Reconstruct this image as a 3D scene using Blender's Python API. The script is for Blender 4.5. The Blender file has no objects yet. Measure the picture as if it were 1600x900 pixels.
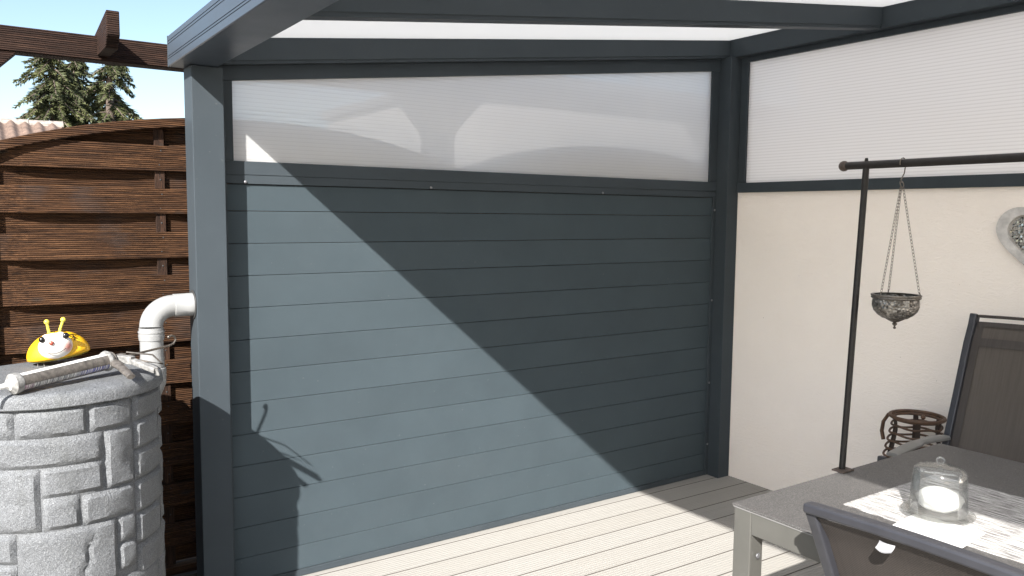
import bpy, math, random
from mathutils import Vector, Matrix, noise as mn
random.seed(7)
C = bpy.context.scene
COL = C.collection
PI = math.pi

# ------------------------------------------------------------------ camera, sky, sun, exposure
YAW, PITCH, ROLL, FPX = 0.600754, -0.0895635, 0.0092155, 1263.16
cam_d = bpy.data.cameras.new('camera')
cam = bpy.data.objects.new('camera', cam_d)
COL.objects.link(cam)
C.camera = cam
cam_d.sensor_width = 36.0
cam_d.lens = 36.0 * FPX / 1600.0
cam_d.clip_start = 0.05
cam_d.clip_end = 2000
fw = Vector((math.sin(YAW)*math.cos(PITCH), math.cos(YAW)*math.cos(PITCH), math.sin(PITCH)))
rt = Vector((math.cos(YAW), -math.sin(YAW), 0))
up = rt.cross(fw)
cr, sr = math.cos(ROLL), math.sin(ROLL)
rt2, up2 = rt*cr + up*sr, up*cr - rt*sr
M = Matrix((rt2, up2, -fw)).transposed().to_4x4()
M.translation = Vector((-3.73436, -3.23453, 1.53385))
cam.matrix_world = M

SUN = Vector((1.24, 1.0, -1.068)).normalized()
w = bpy.data.worlds.new("World")
C.world = w
w.use_nodes = True
sky = w.node_tree.nodes.new('ShaderNodeTexSky')
sky.sky_type = 'NISHITA'
sky.sun_disc = False
sky.sun_elevation = math.asin(-SUN.z)
sky.sun_rotation = math.atan2(-SUN.x, -SUN.y)
sky.air_density = 1.0
sky.dust_density = 1.0
sky.ozone_density = 1.0
bg = w.node_tree.nodes['Background']
w.node_tree.links.new(sky.outputs[0], bg.inputs[0])
bg.inputs[1].default_value = 0.078
sl = bpy.data.lights.new('sun', 'SUN')
sl.energy = 4.7
sl.angle = math.radians(0.55)
sl.color = (1.0, 0.97, 0.925)
so = bpy.data.objects.new('sun', sl)
so.rotation_euler = SUN.to_track_quat('-Z', 'Y').to_euler()
so.location = (-8, -8, 8)
COL.objects.link(so)
C.view_settings.view_transform = 'Standard'
C.view_settings.look = 'None'
C.view_settings.exposure = 1.6
C.view_settings.gamma = 1.0
C.render.engine = 'CYCLES'
C.cycles.max_bounces = 14
C.cycles.transparent_max_bounces = 24
C.cycles.transmission_bounces = 14
C.cycles.diffuse_bounces = 8
C.cycles.sample_clamp_indirect = 6

# ------------------------------------------------------------------ materials
def nodes_of(name):
    m = bpy.data.materials.new(name)
    m.use_nodes = True
    nt = m.node_tree
    return m, nt, nt.nodes, nt.links, nt.nodes['Principled BSDF']

def tex_coord(n, l, scale=(1, 1, 1), src='Object', shuffle=False):
    tc = n.new('ShaderNodeTexCoord')
    mp = n.new('ShaderNodeMapping')
    mp.inputs['Scale'].default_value = scale
    l.new(tc.outputs[src], mp.inputs[0])
    if shuffle:      # pieces on one mesh get their own stretch of the pattern
        oi = n.new('ShaderNodeObjectInfo')
        cb = n.new('ShaderNodeCombineXYZ')
        for k in range(3): l.new(oi.outputs['Random'], cb.inputs[k])
        sc = n.new('ShaderNodeVectorMath'); sc.operation = 'SCALE'; sc.inputs['Scale'].default_value = 37.0
        l.new(cb.outputs[0], sc.inputs[0]); l.new(sc.outputs[0], mp.inputs['Location'])
    return mp.outputs[0]

def add_noise(n, l, vec, scale, detail=4, rough=0.55, dist=0.0):
    t = n.new('ShaderNodeTexNoise')
    t.inputs['Scale'].default_value = scale
    t.inputs['Detail'].default_value = detail
    t.inputs['Roughness'].default_value = rough
    t.inputs['Distortion'].default_value = dist
    l.new(vec, t.inputs['Vector'])
    return t.outputs['Fac']

def ramp(n, l, fac, stops):
    r = n.new('ShaderNodeValToRGB')
    e = r.color_ramp.elements
    while len(e) < len(stops):
        e.new(0.5)
    for i, (p, c) in enumerate(stops):
        e[i].position = p
        e[i].color = (c[0], c[1], c[2], 1) if not isinstance(c, (int, float)) else (c, c, c, 1)
    l.new(fac, r.inputs[0])
    return r.outputs[0]

def mixc(n, l, fac, a, b, mode='MIX'):
    x = n.new('ShaderNodeMix')
    x.data_type = 'RGBA'
    x.blend_type = mode
    for s, v in ((x.inputs[0], fac), (x.inputs[6], a), (x.inputs[7], b)):
        if isinstance(v, (int, float)):
            s.default_value = v if s.type == 'VALUE' else (v, v, v, 1)
        elif isinstance(v, tuple):
            s.default_value = (v[0], v[1], v[2], 1)
        else:
            l.new(v, s)
    return x.outputs[2]

def bump(n, l, h, strength, dist, prev=None):
    b = n.new('ShaderNodeBump')
    b.inputs['Strength'].default_value = strength
    b.inputs['Distance'].default_value = dist
    l.new(h, b.inputs['Height'])
    if prev is not None:
        l.new(prev, b.inputs['Normal'])
    return b.outputs[0]

def simple(name, col, rough=0.5, metal=0.0, var=0.12, nscale=8.0, bstr=0.0, bscale=200, bdist=0.001, scale=(1, 1, 1)):
    m, nt, n, l, p = nodes_of(name)
    v = tex_coord(n, l, scale)
    f = add_noise(n, l, v, nscale, 5)
    lo = tuple(c*(1-var) for c in col)
    hi = tuple(min(1, c*(1+var)) for c in col)
    l.new(ramp(n, l, f, [(0.3, lo), (0.7, hi)]), p.inputs['Base Color'])
    p.inputs['Roughness'].default_value = rough
    p.inputs['Metallic'].default_value = metal
    if bstr:
        h = add_noise(n, l, v, bscale, 3)
        l.new(bump(n, l, h, bstr, bdist), p.inputs['Normal'])
    return m

def alu(name, col, rough=0.42, spec=0.07):
    """powder coated aluminium: fine orange peel, faint dust and water marks"""
    m, nt, n, l, p = nodes_of(name)
    v = tex_coord(n, l, shuffle=True)
    f = add_noise(n, l, v, 3.0, 6, 0.6)
    f2 = add_noise(n, l, v, 55.0, 3, 0.6)
    base = ramp(n, l, f, [(0.3, tuple(c*0.93 for c in col)), (0.72, tuple(c*1.08 for c in col))])
    spot = ramp(n, l, f2, [(0.70, 0.0), (0.80, 0.30)])
    oi = n.new('ShaderNodeObjectInfo')
    base = mixc(n, l, 1.0, base, ramp(n, l, oi.outputs['Random'], [(0.0, 0.93), (1.0, 1.0)]), 'MULTIPLY')
    dv = n.new('ShaderNodeTexVoronoi'); dv.inputs['Scale'].default_value = 9.0
    l.new(tex_coord(n, l, (0.7, 1, 1.3), shuffle=True), dv.inputs['Vector'])
    base = mixc(n, l, ramp(n, l, dv.outputs['Distance'], [(0.014, 0.30), (0.034, 0.0)]), base, (0.15, 0.145, 0.14))
    dust = add_noise(n, l, v, 1.1, 6, 0.7, 0.8)
    base = mixc(n, l, ramp(n, l, dust, [(0.45, 0.0), (0.8, 0.05)]), base, (0.14, 0.135, 0.13))
    l.new(mixc(n, l, spot, base, (0.16, 0.16, 0.155)), p.inputs['Base Color'])
    l.new(ramp(n, l, f, [(0.3, rough-0.04), (0.7, rough+0.08)]), p.inputs['Roughness'])
    h = add_noise(n, l, v, 900.0, 2)
    l.new(bump(n, l, h, 0.12, 0.0006), p.inputs['Normal'])
    p.inputs['Specular IOR Level'].default_value = spec
    gr = add_noise(n, l, tex_coord(n, l, (6, 120, 120)), 6.0, 4, 0.7)
    l.new(bump(n, l, gr, 0.10, 0.0008, p.inputs['Normal'].links[0].from_socket), p.inputs['Normal'])
    return m

A_DARK = alu('anthracite_aluminium', (0.046, 0.056, 0.064))
A_SKY_TINT = alu('anthracite_sky_tint_aluminium', (0.052, 0.064, 0.080), 0.32, 0.22)  # bluer base colour paints in the sky's reflection on the gutter beam
A_BOARD = alu('anthracite_board', (0.0505, 0.066, 0.0755), 0.55)

def wood(name, dark, mid, light, axis='x', ribs=True, rib_pitch=0.0045):
    m, nt, n, l, p = nodes_of(name)
    sc = {'x': (0.40, 14, 24), 'z': (14, 14, 1.0), 'y': (14, 1.0, 14)}[axis]
    tc = n.new('ShaderNodeTexCoord')
    oi = n.new('ShaderNodeObjectInfo')
    off = n.new('ShaderNodeVectorMath'); off.operation = 'SCALE'
    comb = n.new('ShaderNodeCombineXYZ')
    for k in range(3):
        l.new(oi.outputs['Random'], comb.inputs[k])
    l.new(comb.outputs[0], off.inputs[0]); off.inputs['Scale'].default_value = 13.0
    ad = n.new('ShaderNodeVectorMath'); ad.operation = 'ADD'
    l.new(tc.outputs['Object'], ad.inputs[0]); l.new(off.outputs[0], ad.inputs[1])
    mp = n.new('ShaderNodeMapping'); mp.inputs['Scale'].default_value = sc
    l.new(ad.outputs[0], mp.inputs[0])
    v = mp.outputs[0]
    f = add_noise(n, l, v, 6.0, 8, 0.7, 0.6)
    streak = add_noise(n, l, v, 22.0, 6, 0.75, 0.3)
    big = add_noise(n, l, ad.outputs[0], 5.0, 4, 0.6)
    c = ramp(n, l, f, [(0.30, dark), (0.50, mid), (0.70, light)])
    c = mixc(n, l, ramp(n, l, streak, [(0.44, 0.75), (0.54, 0.0)]), c, tuple(x*0.5 for x in dark))
    grey = ramp(n, l, big, [(0.56, 0.0), (0.70, 0.30)])
    c = mixc(n, l, grey, c, (0.045, 0.038, 0.036))
    # knots
    vo = n.new('ShaderNodeTexVoronoi'); vo.inputs['Scale'].default_value = 3.2
    mp2 = n.new('ShaderNodeMapping'); mp2.inputs['Scale'].default_value = (1.0, 0.2, 2.6) if axis == 'x' else (2.6, 0.2, 1.0)
    l.new(ad.outputs[0], mp2.inputs[0]); l.new(mp2.outputs[0], vo.inputs['Vector'])
    kn = ramp(n, l, vo.outputs['Distance'], [(0.05, 1.0), (0.12, 0.0)])
    c = mixc(n, l, kn, c, (0.03, 0.025, 0.022))
    l.new(c, p.inputs['Base Color'])
    p.inputs['Roughness'].default_value = 0.78
    p.inputs['Specular IOR Level'].default_value = 0.18
    nb = bump(n, l, streak, 0.7, 0.003)
    if ribs:
        sep = n.new('ShaderNodeSeparateXYZ'); l.new(tc.outputs['Object'], sep.inputs[0])
        wob = n.new('ShaderNodeMath'); wob.operation = 'MULTIPLY_ADD'
        l.new(f, wob.inputs[0]); wob.inputs[1].default_value = 0.0035; l.new(sep.outputs[2], wob.inputs[2])
        mu = n.new('ShaderNodeMath'); mu.operation = 'MULTIPLY'; mu.inputs[1].default_value = 2*PI/rib_pitch
        l.new(wob.outputs[0], mu.inputs[0])
        si = n.new('ShaderNodeMath'); si.operation = 'SINE'; l.new(mu.outputs[0], si.inputs[0])
        nb = bump(n, l, si.outputs[0], 1.0, 0.0015, nb)
    l.new(nb, p.inputs['Normal'])
    return m

W_FENCE = wood('stained_fence_wood', (0.0125, 0.0060, 0.0036), (0.068, 0.0305, 0.0130), (0.155, 0.076, 0.035), rib_pitch=0.0076)
W_BEAM = wood('stained_beam_wood', (0.010, 0.006, 0.0045), (0.036, 0.018, 0.012), (0.075, 0.040, 0.026), rib_pitch=0.009)
W_POST = wood('stained_post_wood', (0.012, 0.007, 0.005), (0.040, 0.020, 0.012), (0.08, 0.040, 0.024), axis='z', ribs=False)
W_GREY = wood('weathered_grey_wood', (0.05, 0.045, 0.04), (0.11, 0.10, 0.085), (0.17, 0.15, 0.13), ribs=False)

def deck_mat():
    m, nt, n, l, p = nodes_of('composite_decking')
    v = tex_coord(n, l, (0.35, 22, 22), shuffle=True)
    oi = n.new('ShaderNodeObjectInfo')
    f = add_noise(n, l, v, 5.0, 6, 0.6)
    v2 = tex_coord(n, l)
    f2 = add_noise(n, l, v2, 260, 3, 0.7)
    f3 = add_noise(n, l, v2, 1.6, 4, 0.6)
    c = ramp(n, l, f, [(0.3, (0.262, 0.252, 0.234)), (0.7, (0.292, 0.281, 0.262))])
    c = mixc(n, l, ramp(n, l, f2, [(0.35, 0.16), (0.55, 0.0)]), c, (0.22, 0.195, 0.17))
    c = mixc(n, l, ramp(n, l, oi.outputs['Random'], [(0, 0.0), (1, 0.14)]), c, (0.24, 0.215, 0.18))
    c = mixc(n, l, ramp(n, l, f3, [(0.5, 0.0), (0.75, 0.22)]), c, (0.25, 0.225, 0.19))
    l.new(c, p.inputs['Base Color'])
    p.inputs['Roughness'].default_value = 0.62
    l.new(bump(n, l, f2, 0.12, 0.0004), p.inputs['Normal'])
    return m
DECK = deck_mat()

def plaster_mat():
    m, nt, n, l, p = nodes_of('cream_rough_plaster')
    v = tex_coord(n, l)
    vs = tex_coord(n, l, (1, 0.55, 1.5))
    grain = add_noise(n, l, vs, 95, 5, 0.6, 1.6)
    med = add_noise(n, l, vs, 30, 4, 0.6, 2.2)
    big = add_noise(n, l, v, 2.0, 5, 0.6)
    c = ramp(n, l, big, [(0.3, (0.88, 0.805, 0.74)), (0.7, (0.92, 0.845, 0.78))])
    vo = n.new('ShaderNodeTexVoronoi'); vo.inputs['Scale'].default_value = 7.0; l.new(v, vo.inputs['Vector'])
    sp = ramp(n, l, vo.outputs['Distance'], [(0.012, 0.6), (0.022, 0.0)])
    c = mixc(n, l, sp, c, (0.30, 0.25, 0.20))
    l.new(c, p.inputs['Base Color'])
    p.inputs['Roughness'].default_value = 0.9
    sc = ramp(n, l, med, [(0.46, 0.0), (0.60, 1.0)])
    b1 = bump(n, l, sc, 0.42, 0.0022)
    l.new(bump(n, l, grain, 0.42, 0.0016, b1), p.inputs['Normal'])
    return m
PLASTER = plaster_mat()

def poly_mat(name, trans, transl_share, stripes=True, pitch=0.016, transl_col=(0.86, 0.87, 0.88), diff=(0.82, 0.815, 0.80)):
    """twin wall polycarbonate: part clear, part scattering, with its internal webs"""
    m, nt, n, l, p = nodes_of(name)
    out = n['Material Output']
    tr = n.new('ShaderNodeBsdfTransparent'); tr.inputs[0].default_value = (0.93, 0.95, 0.97, 1)
    tl = n.new('ShaderNodeBsdfTranslucent'); tl.inputs[0].default_value = (*transl_col, 1)
    df = n.new('ShaderNodeBsdfDiffuse'); df.inputs[0].default_value = (*diff, 1)
    gl = n.new('ShaderNodeBsdfGlossy'); gl.inputs['Roughness'].default_value = 0.18; gl.inputs[0].default_value = (1, 1, 1, 1)
    m1 = n.new('ShaderNodeMixShader'); m1.inputs[0].default_value = transl_share
    l.new(df.outputs[0], m1.inputs[1]); l.new(tl.outputs[0], m1.inputs[2])
    m2 = n.new('ShaderNodeMixShader'); m2.inputs[0].default_value = trans
    l.new(m1.outputs[0], m2.inputs[1]); l.new(tr.outputs[0], m2.inputs[2])
    fr = n.new('ShaderNodeFresnel'); fr.inputs[0].default_value = 1.45
    m3 = n.new('ShaderNodeMixShader')
    l.new(m2.outputs[0], m3.inputs[1]); l.new(gl.outputs[0], m3.inputs[2])
    mf = n.new('ShaderNodeMath'); mf.operation = 'MULTIPLY'; mf.inputs[1].default_value = 0.45
    l.new(fr.outputs[0], mf.inputs[0]); l.new(mf.outputs[0], m3.inputs[0])
    if stripes:
        tc = n.new('ShaderNodeTexCoord'); sep = n.new('ShaderNodeSeparateXYZ'); l.new(tc.outputs['Object'], sep.inputs[0])
        mu = n.new('ShaderNodeMath'); mu.operation = 'MULTIPLY'; mu.inputs[1].default_value = 1/pitch; l.new(sep.outputs[2], mu.inputs[0])
        frc = n.new('ShaderNodeMath'); frc.operation = 'FRACT'; l.new(mu.outputs[0], frc.inputs[0])
        st = ramp(n, l, frc.outputs[0], [(0.0, trans*0.45), (0.10, trans*0.55), (0.2, trans), (0.92, trans), (1.0, trans*0.55)])
        l.new(st, m2.inputs[0])
        dc = ramp(n, l, frc.outputs[0], [(0.0, tuple(x*0.78 for x in diff)), (0.20, tuple(x*0.95 for x in diff)), (0.55, tuple(min(0.97, x*1.04) for x in diff)), (0.85, tuple(x*0.95 for x in diff)), (1.0, tuple(x*0.78 for x in diff))])
        l.new(dc, df.inputs[0])
        tcx = ramp(n, l, frc.outputs[0], [(0.0, tuple(x*0.78 for x in transl_col)), (0.20, transl_col), (0.85, transl_col), (1.0, tuple(x*0.78 for x in transl_col))])
        l.new(tcx, tl.inputs[0])
        b = bump(n, l, frc.outputs[0], 0.35, 0.0012)
        l.new(b, gl.inputs['Normal'])
    n.remove(p)
    l.new(m3.outputs[0], out.inputs[0])
    return m
POLY = poly_mat('clear_twin_wall_polycarbonate', 0.28, 0.62, transl_col=(0.975, 0.97, 0.965), diff=(0.95, 0.945, 0.94))
POLY_H = poly_mat('frosted_twin_wall_polycarbonate', 0.14, 0.50, transl_col=(0.90, 0.905, 0.93), diff=(0.88, 0.88, 0.88))
OPAL = poly_mat('opal_roof_polycarbonate', 0.02, 0.66, stripes=False, transl_col=(0.9, 0.895, 0.885), diff=(0.86, 0.855, 0.84))

def barrel_mat():
    m, nt, n, l, p = nodes_of('stone_look_moulded_plastic')
    v = tex_coord(n, l)
    fine = add_noise(n, l, v, 420, 3, 0.75)
    med = add_noise(n, l, v, 85, 5, 0.7, 0.8)
    big = add_noise(n, l, v, 7, 4, 0.6)
    c = ramp(n, l, big, [(0.3, (0.128, 0.133, 0.140)), (0.7, (0.166, 0.172, 0.180))])
    c = mixc(n, l, ramp(n, l, fine, [(0.42, 0.75), (0.52, 0.0)]), c, (0.055, 0.058, 0.062))
    c = mixc(n, l, ramp(n, l, fine, [(0.55, 0.0), (0.66, 0.55)]), c, (0.36, 0.37, 0.38))
    stn = add_noise(n, l, tex_coord(n, l, (5, 5, 1.1)), 2.2, 6, 0.7, 0.5)
    c = mixc(n, l, ramp(n, l, stn, [(0.50, 0.0), (0.72, 0.45)]), c, (0.085, 0.088, 0.082))
    l.new(c, p.inputs['Base Color'])
    p.inputs['Roughness'].default_value = 0.6
    b1 = bump(n, l, med, 1.0, 0.0048)
    l.new(bump(n, l, fine, 0.55, 0.0012, b1), p.inputs['Normal'])
    return m
BARREL = barrel_mat()

def tabletop_mat():
    m, nt, n, l, p = nodes_of('speckled_grey_tabletop')
    v = tex_coord(n, l)
    f = add_noise(n, l, v, 330, 3, 0.7)
    f2 = add_noise(n, l, v, 4, 3, 0.6)
    c = ramp(n, l, f, [(0.38, (0.036, 0.034, 0.033)), (0.50, (0.062, 0.059, 0.057)), (0.62, (0.118, 0.113, 0.110))])
    c = mixc(n, l, ramp(n, l, f2, [(0.45, 0.0), (0.7, 0.18)]), c, (0.13, 0.125, 0.12))
    vo = n.new('ShaderNodeTexVoronoi'); vo.inputs['Scale'].default_value = 26.0; l.new(v, vo.inputs['Vector'])
    c = mixc(n, l, ramp(n, l, vo.outputs['Distance'], [(0.03, 0.7), (0.06, 0.0)]), c, (0.42, 0.40, 0.38))
    l.new(c, p.inputs['Base Color'])
    p.inputs['Roughness'].default_value = 0.5
    l.new(bump(n, l, f, 0.35, 0.0007), p.inputs['Normal'])
    return m
TABLETOP = tabletop_mat()

def textilene(name, c0, c1, alpha=0.9, pitch=0.0032):
    m, nt, n, l, p = nodes_of(name)
    tc = n.new('ShaderNodeTexCoord'); sep = n.new('ShaderNodeSeparateXYZ'); l.new(tc.outputs['Object'], sep.inputs[0])
    hs = []
    for k in (1, 2):
        mu = n.new('ShaderNodeMath'); mu.operation = 'MULTIPLY'; mu.inputs[1].default_value = 2*PI/pitch
        l.new(sep.outputs[k], mu.inputs[0])
        s = n.new('ShaderNodeMath'); s.operation = 'SINE'; l.new(mu.outputs[0], s.inputs[0]); hs.append(s.outputs[0])
    mm = n.new('ShaderNodeMath'); mm.operation = 'MULTIPLY'; l.new(hs[0], mm.inputs[0]); l.new(hs[1], mm.inputs[1])
    hh = n.new('ShaderNodeMath'); hh.operation = 'MULTIPLY_ADD'; hh.inputs[1].default_value = 0.5; hh.inputs[2].default_value = 0.5
    l.new(mm.outputs[0], hh.inputs[0])
    big = add_noise(n, l, tex_coord(n, l, (1, 30, 1)), 6, 3)
    c = mixc(n, l, hh.outputs[0], c0, c1)
    c = mixc(n, l, ramp(n, l, big, [(0.35, 0.25), (0.6, 0.0)]), c, tuple(x*0.6 for x in c0))
    l.new(c, p.inputs['Base Color'])
    p.inputs['Roughness'].default_value = 0.75
    l.new(bump(n, l, hh.outputs[0], 0.5, 0.001), p.inputs['Normal'])
    p.inputs['Alpha'].default_value = alpha
    return m
MESH_BROWN = textilene('brown_mesh_fabric', (0.055, 0.046, 0.039), (0.115, 0.097, 0.082), 0.88)
MESH_EDGE = textilene('doubled_mesh_fabric', (0.030, 0.026, 0.024), (0.070, 0.058, 0.052), 1.0)
MESH_DARK = textilene('dark_mesh_fabric', (0.016, 0.013, 0.012), (0.055, 0.044, 0.037), 0.95, 0.005)

CHAIR_METAL = simple('grey_powder_coated_frame', (0.028, 0.0285, 0.034), 0.42, 0.0, 0.1, 30, 0.1, 800, 0.0005)
ARM_METAL = simple('light_grey_armrest', (0.17, 0.165, 0.155), 0.45, 0.0, 0.08, 20)
TABLE_METAL = simple('satin_grey_table_frame', (0.088, 0.086, 0.078), 0.38, 0.15, 0.10, 9, 0.08, 700, 0.0004)
EDGE_WHITE = simple('pale_table_edge', (0.22, 0.215, 0.21), 0.5)
BLACK_IRON = simple('brown_black_iron', (0.016, 0.0135, 0.012), 0.5, 0.3, 0.3, 60, 0.3, 300, 0.0008)
RUST = simple('rust_brown_iron', (0.075, 0.055, 0.045), 0.6, 0.2, 0.35, 60)
SCREW = simple('zinc_screw', (0.20, 0.20, 0.21), 0.45, 0.6)
PIPE = simple('light_grey_plastic_pipe', (0.26, 0.262, 0.26), 0.34, 0.0, 0.05, 5)
GASKET = simple('dark_rubber', (0.03, 0.03, 0.03), 0.6)
CHAIN = simple('aged_chain_metal', (0.16, 0.14, 0.12), 0.42, 0.8, 0.3, 90)
RATTAN = simple('brown_rattan', (0.085, 0.046, 0.026), 0.6, 0.0, 0.4, 40, 0.4, 160, 0.002)
RATTAN_DARK = simple('dark_rattan_band', (0.028, 0.015, 0.010), 0.65, 0.0, 0.4, 40, 0.5, 160, 0.002)
HEART_FRAME = simple('whitewashed_wood', (0.52, 0.50, 0.485), 0.7, 0.0, 0.22, 28, 0.4, 90, 0.001)
PAPER = simple('white_paper', (0.82, 0.81, 0.79), 0.8, 0.0, 0.03)
WHITE_CLOTH = simple('white_cloth', (0.42, 0.415, 0.40), 0.85, 0.0, 0.04, 20, 0.5, 60, 0.003)
TAG = simple('white_fabric_tag', (0.25, 0.25, 0.26), 0.7, 0.0, 0.1, 50)
YEL = simple('glossy_yellow_enamel', (0.78, 0.42, 0.015), 0.28, 0.0, 0.22, 12)
YEL_PALE = simple('pale_yellow_enamel', (0.62, 0.52, 0.07), 0.35, 0.0, 0.1, 30)
OLIVE = simple('olive_yellow_enamel', (0.30, 0.24, 0.02), 0.4)
BLACK_GLOSS = simple('glossy_black_paint', (0.008, 0.007, 0.007), 0.2)
RED_GLOSS = simple('dull_red_paint', (0.33, 0.07, 0.045), 0.3)
GROUND_M = simple('dry_gravelly_soil', (0.17, 0.15, 0.12), 0.95, 0.0, 0.4, 3, 0.7, 30, 0.02)
PAVING_M = simple('pale_paving', (0.38, 0.36, 0.33), 0.85, 0.0, 0.15, 6, 0.4, 120, 0.002)

def face_mat():
    m, nt, n, l, p = nodes_of('painted_white_face')
    tc = n.new('ShaderNodeTexCoord')
    def blob(loc, r0, r1):
        s = n.new('ShaderNodeVectorMath'); s.operation = 'DISTANCE'
        l.new(tc.outputs['Object'], s.inputs[0]); s.inputs[1].default_value = loc
        return ramp(n, l, s.outputs['Value'], [(r0, 1.0), (r1, 0.0)])
    c = mixc(n, l, blob((0.042, -0.085, -0.008), 0.006, 0.028), (0.78, 0.74, 0.68), (0.60, 0.17, 0.12))
    c = mixc(n, l, blob((-0.048, -0.085, -0.012), 0.006, 0.024), c, (0.66, 0.30, 0.22))
    l.new(c, p.inputs['Base Color'])
    p.inputs['Roughness'].default_value = 0.35
    return m
FACE = face_mat()

def cartridge_mat():
    """dirty white cartridge: bare on top, a faded print band low on the side (object x runs along the gun)"""
    m, nt, n, l, p = nodes_of('dirty_sealant_cartridge')
    v = tex_coord(n, l)
    tc = n.new('ShaderNodeTexCoord'); sep = n.new('ShaderNodeSeparateXYZ'); l.new(tc.outputs['Object'], sep.inputs[0])
    st = add_noise(n, l, tex_coord(n, l, (3, 120, 120)), 2.0, 5, 0.6)
    bars = add_noise(n, l, tex_coord(n, l, (230, 0.5, 0.5)), 1.0, 2, 0.6)
    c = mixc(n, l, ramp(n, l, st, [(0.5, 0.0), (0.7, 0.35)]), (0.66, 0.65, 0.62), (0.30, 0.27, 0.24))
    pr = ramp(n, l, bars, [(0.46, 0.0), (0.52, 0.95)])
    zb = ramp(n, l, sep.outputs[2], [(0.0, 1.0), (0.001, 0.0)])
    pm = n.new('ShaderNodeMath'); pm.operation = 'MULTIPLY'
    l.new(pr, pm.inputs[0]); l.new(zb, pm.inputs[1])
    hue = ramp(n, l, sep.outputs[0], [(0.0, (0.35, 0.08, 0.22)), (0.05, (0.12, 0.12, 0.13)), (0.17, (0.16, 0.16, 0.18)), (0.22, (0.07, 0.07, 0.35)), (0.26, (0.06, 0.06, 0.30))])
    c = mixc(n, l, pm.outputs[0], c, hue)
    l.new(c, p.inputs['Base Color'])
    p.inputs['Roughness'].default_value = 0.4
    return m
CARTRIDGE = cartridge_mat()
GUN_METAL = simple('grubby_gun_steel', (0.125, 0.112, 0.100), 0.45, 0.35, 0.5, 70, 0.5, 200, 0.0015)
GUN_WHITE = simple('sealant_smeared_metal', (0.25, 0.245, 0.235), 0.5, 0.2, 0.45, 80, 0.5, 160, 0.002)
NOZZLE = simple('white_nozzle_plastic', (0.74, 0.74, 0.72), 0.4, 0.0, 0.06)

def glass_mat():
    m, nt, n, l, p = nodes_of('clear_thin_glass')
    out = n['Material Output']; n.remove(p)
    tr = n.new('ShaderNodeBsdfTransparent'); tr.inputs[0].default_value = (0.98, 0.985, 0.98, 1)
    gl = n.new('ShaderNodeBsdfGlossy'); gl.inputs['Roughness'].default_value = 0.03
    fr = n.new('ShaderNodeLayerWeight'); fr.inputs['Blend'].default_value = 0.28
    f = ramp(n, l, fr.outputs['Fresnel'], [(0.0, 0.02), (0.5, 0.09), (1.0, 0.6)])
    mx = n.new('ShaderNodeMixShader'); l.new(f, mx.inputs[0]); l.new(tr.outputs[0], mx.inputs[1]); l.new(gl.outputs[0], mx.inputs[2])
    df = n.new('ShaderNodeBsdfDiffuse'); df.inputs[0].default_value = (0.75, 0.75, 0.74, 1)
    m2 = n.new('ShaderNodeMixShader'); m2.inputs[0].default_value = 0.02
    l.new(mx.outputs[0], m2.inputs[1]); l.new(df.outputs[0], m2.inputs[2])
    l.new(m2.outputs[0], out.inputs[0])
    return m
GLASS = glass_mat()

def bowl_mat():
    m, nt, n, l, p = nodes_of('embossed_mercury_glass')
    tc = n.new('ShaderNodeTexCoord')
    vo = n.new('ShaderNodeTexVoronoi'); vo.inputs['Scale'].default_value = 115; l.new(tc.outputs['Object'], vo.inputs['Vector'])
    f = add_noise(n, l, tc.outputs['Object'], 60, 4)
    c = ramp(n, l, f, [(0.35, (0.10, 0.088, 0.075)), (0.65, (0.36, 0.34, 0.31))])
    l.new(c, p.inputs['Base Color']); p.inputs['Metallic'].default_value = 0.85; p.inputs['Roughness'].default_value = 0.28
    l.new(bump(n, l, vo.outputs['Distance'], 1.0, 0.004), p.inputs['Normal'])
    return m
BOWL = bowl_mat()

def runner_mat():
    m, nt, n, l, p = nodes_of('woven_white_grey_runner')
    a = add_noise(n, l, tex_coord(n, l, (330, 14, 1)), 1.0, 3, 0.6)
    b = add_noise(n, l, tex_coord(n, l, (900, 90, 1)), 1.0, 2, 0.6)
    c = ramp(n, l, a, [(0.42, (0.095, 0.088, 0.083)), (0.50, (0.38, 0.37, 0.36)), (0.60, (0.55, 0.54, 0.525))])
    c = mixc(n, l, ramp(n, l, b, [(0.40, 0.5), (0.55, 0.0)]), c, (0.15, 0.142, 0.136))
    l.new(c, p.inputs['Base Color']); p.inputs['Roughness'].default_value = 0.85
    l.new(bump(n, l, b, 0.5, 0.001), p.inputs['Normal'])
    return m
RUNNER = runner_mat()

MOSAIC = []
for k, (c, r, me) in enumerate([((0.50, 0.50, 0.48), 0.08, 0.9), ((0.40, 0.39, 0.35), 0.15, 0.8), ((0.035, 0.035, 0.035), 0.1, 0.6), ((0.62, 0.62, 0.60), 0.1, 0.7)]):
    MOSAIC.append(simple('mirror_mosaic_chip', c, r, me))
GROUT = simple('grey_grout', (0.36, 0.34, 0.32), 0.9)

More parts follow.
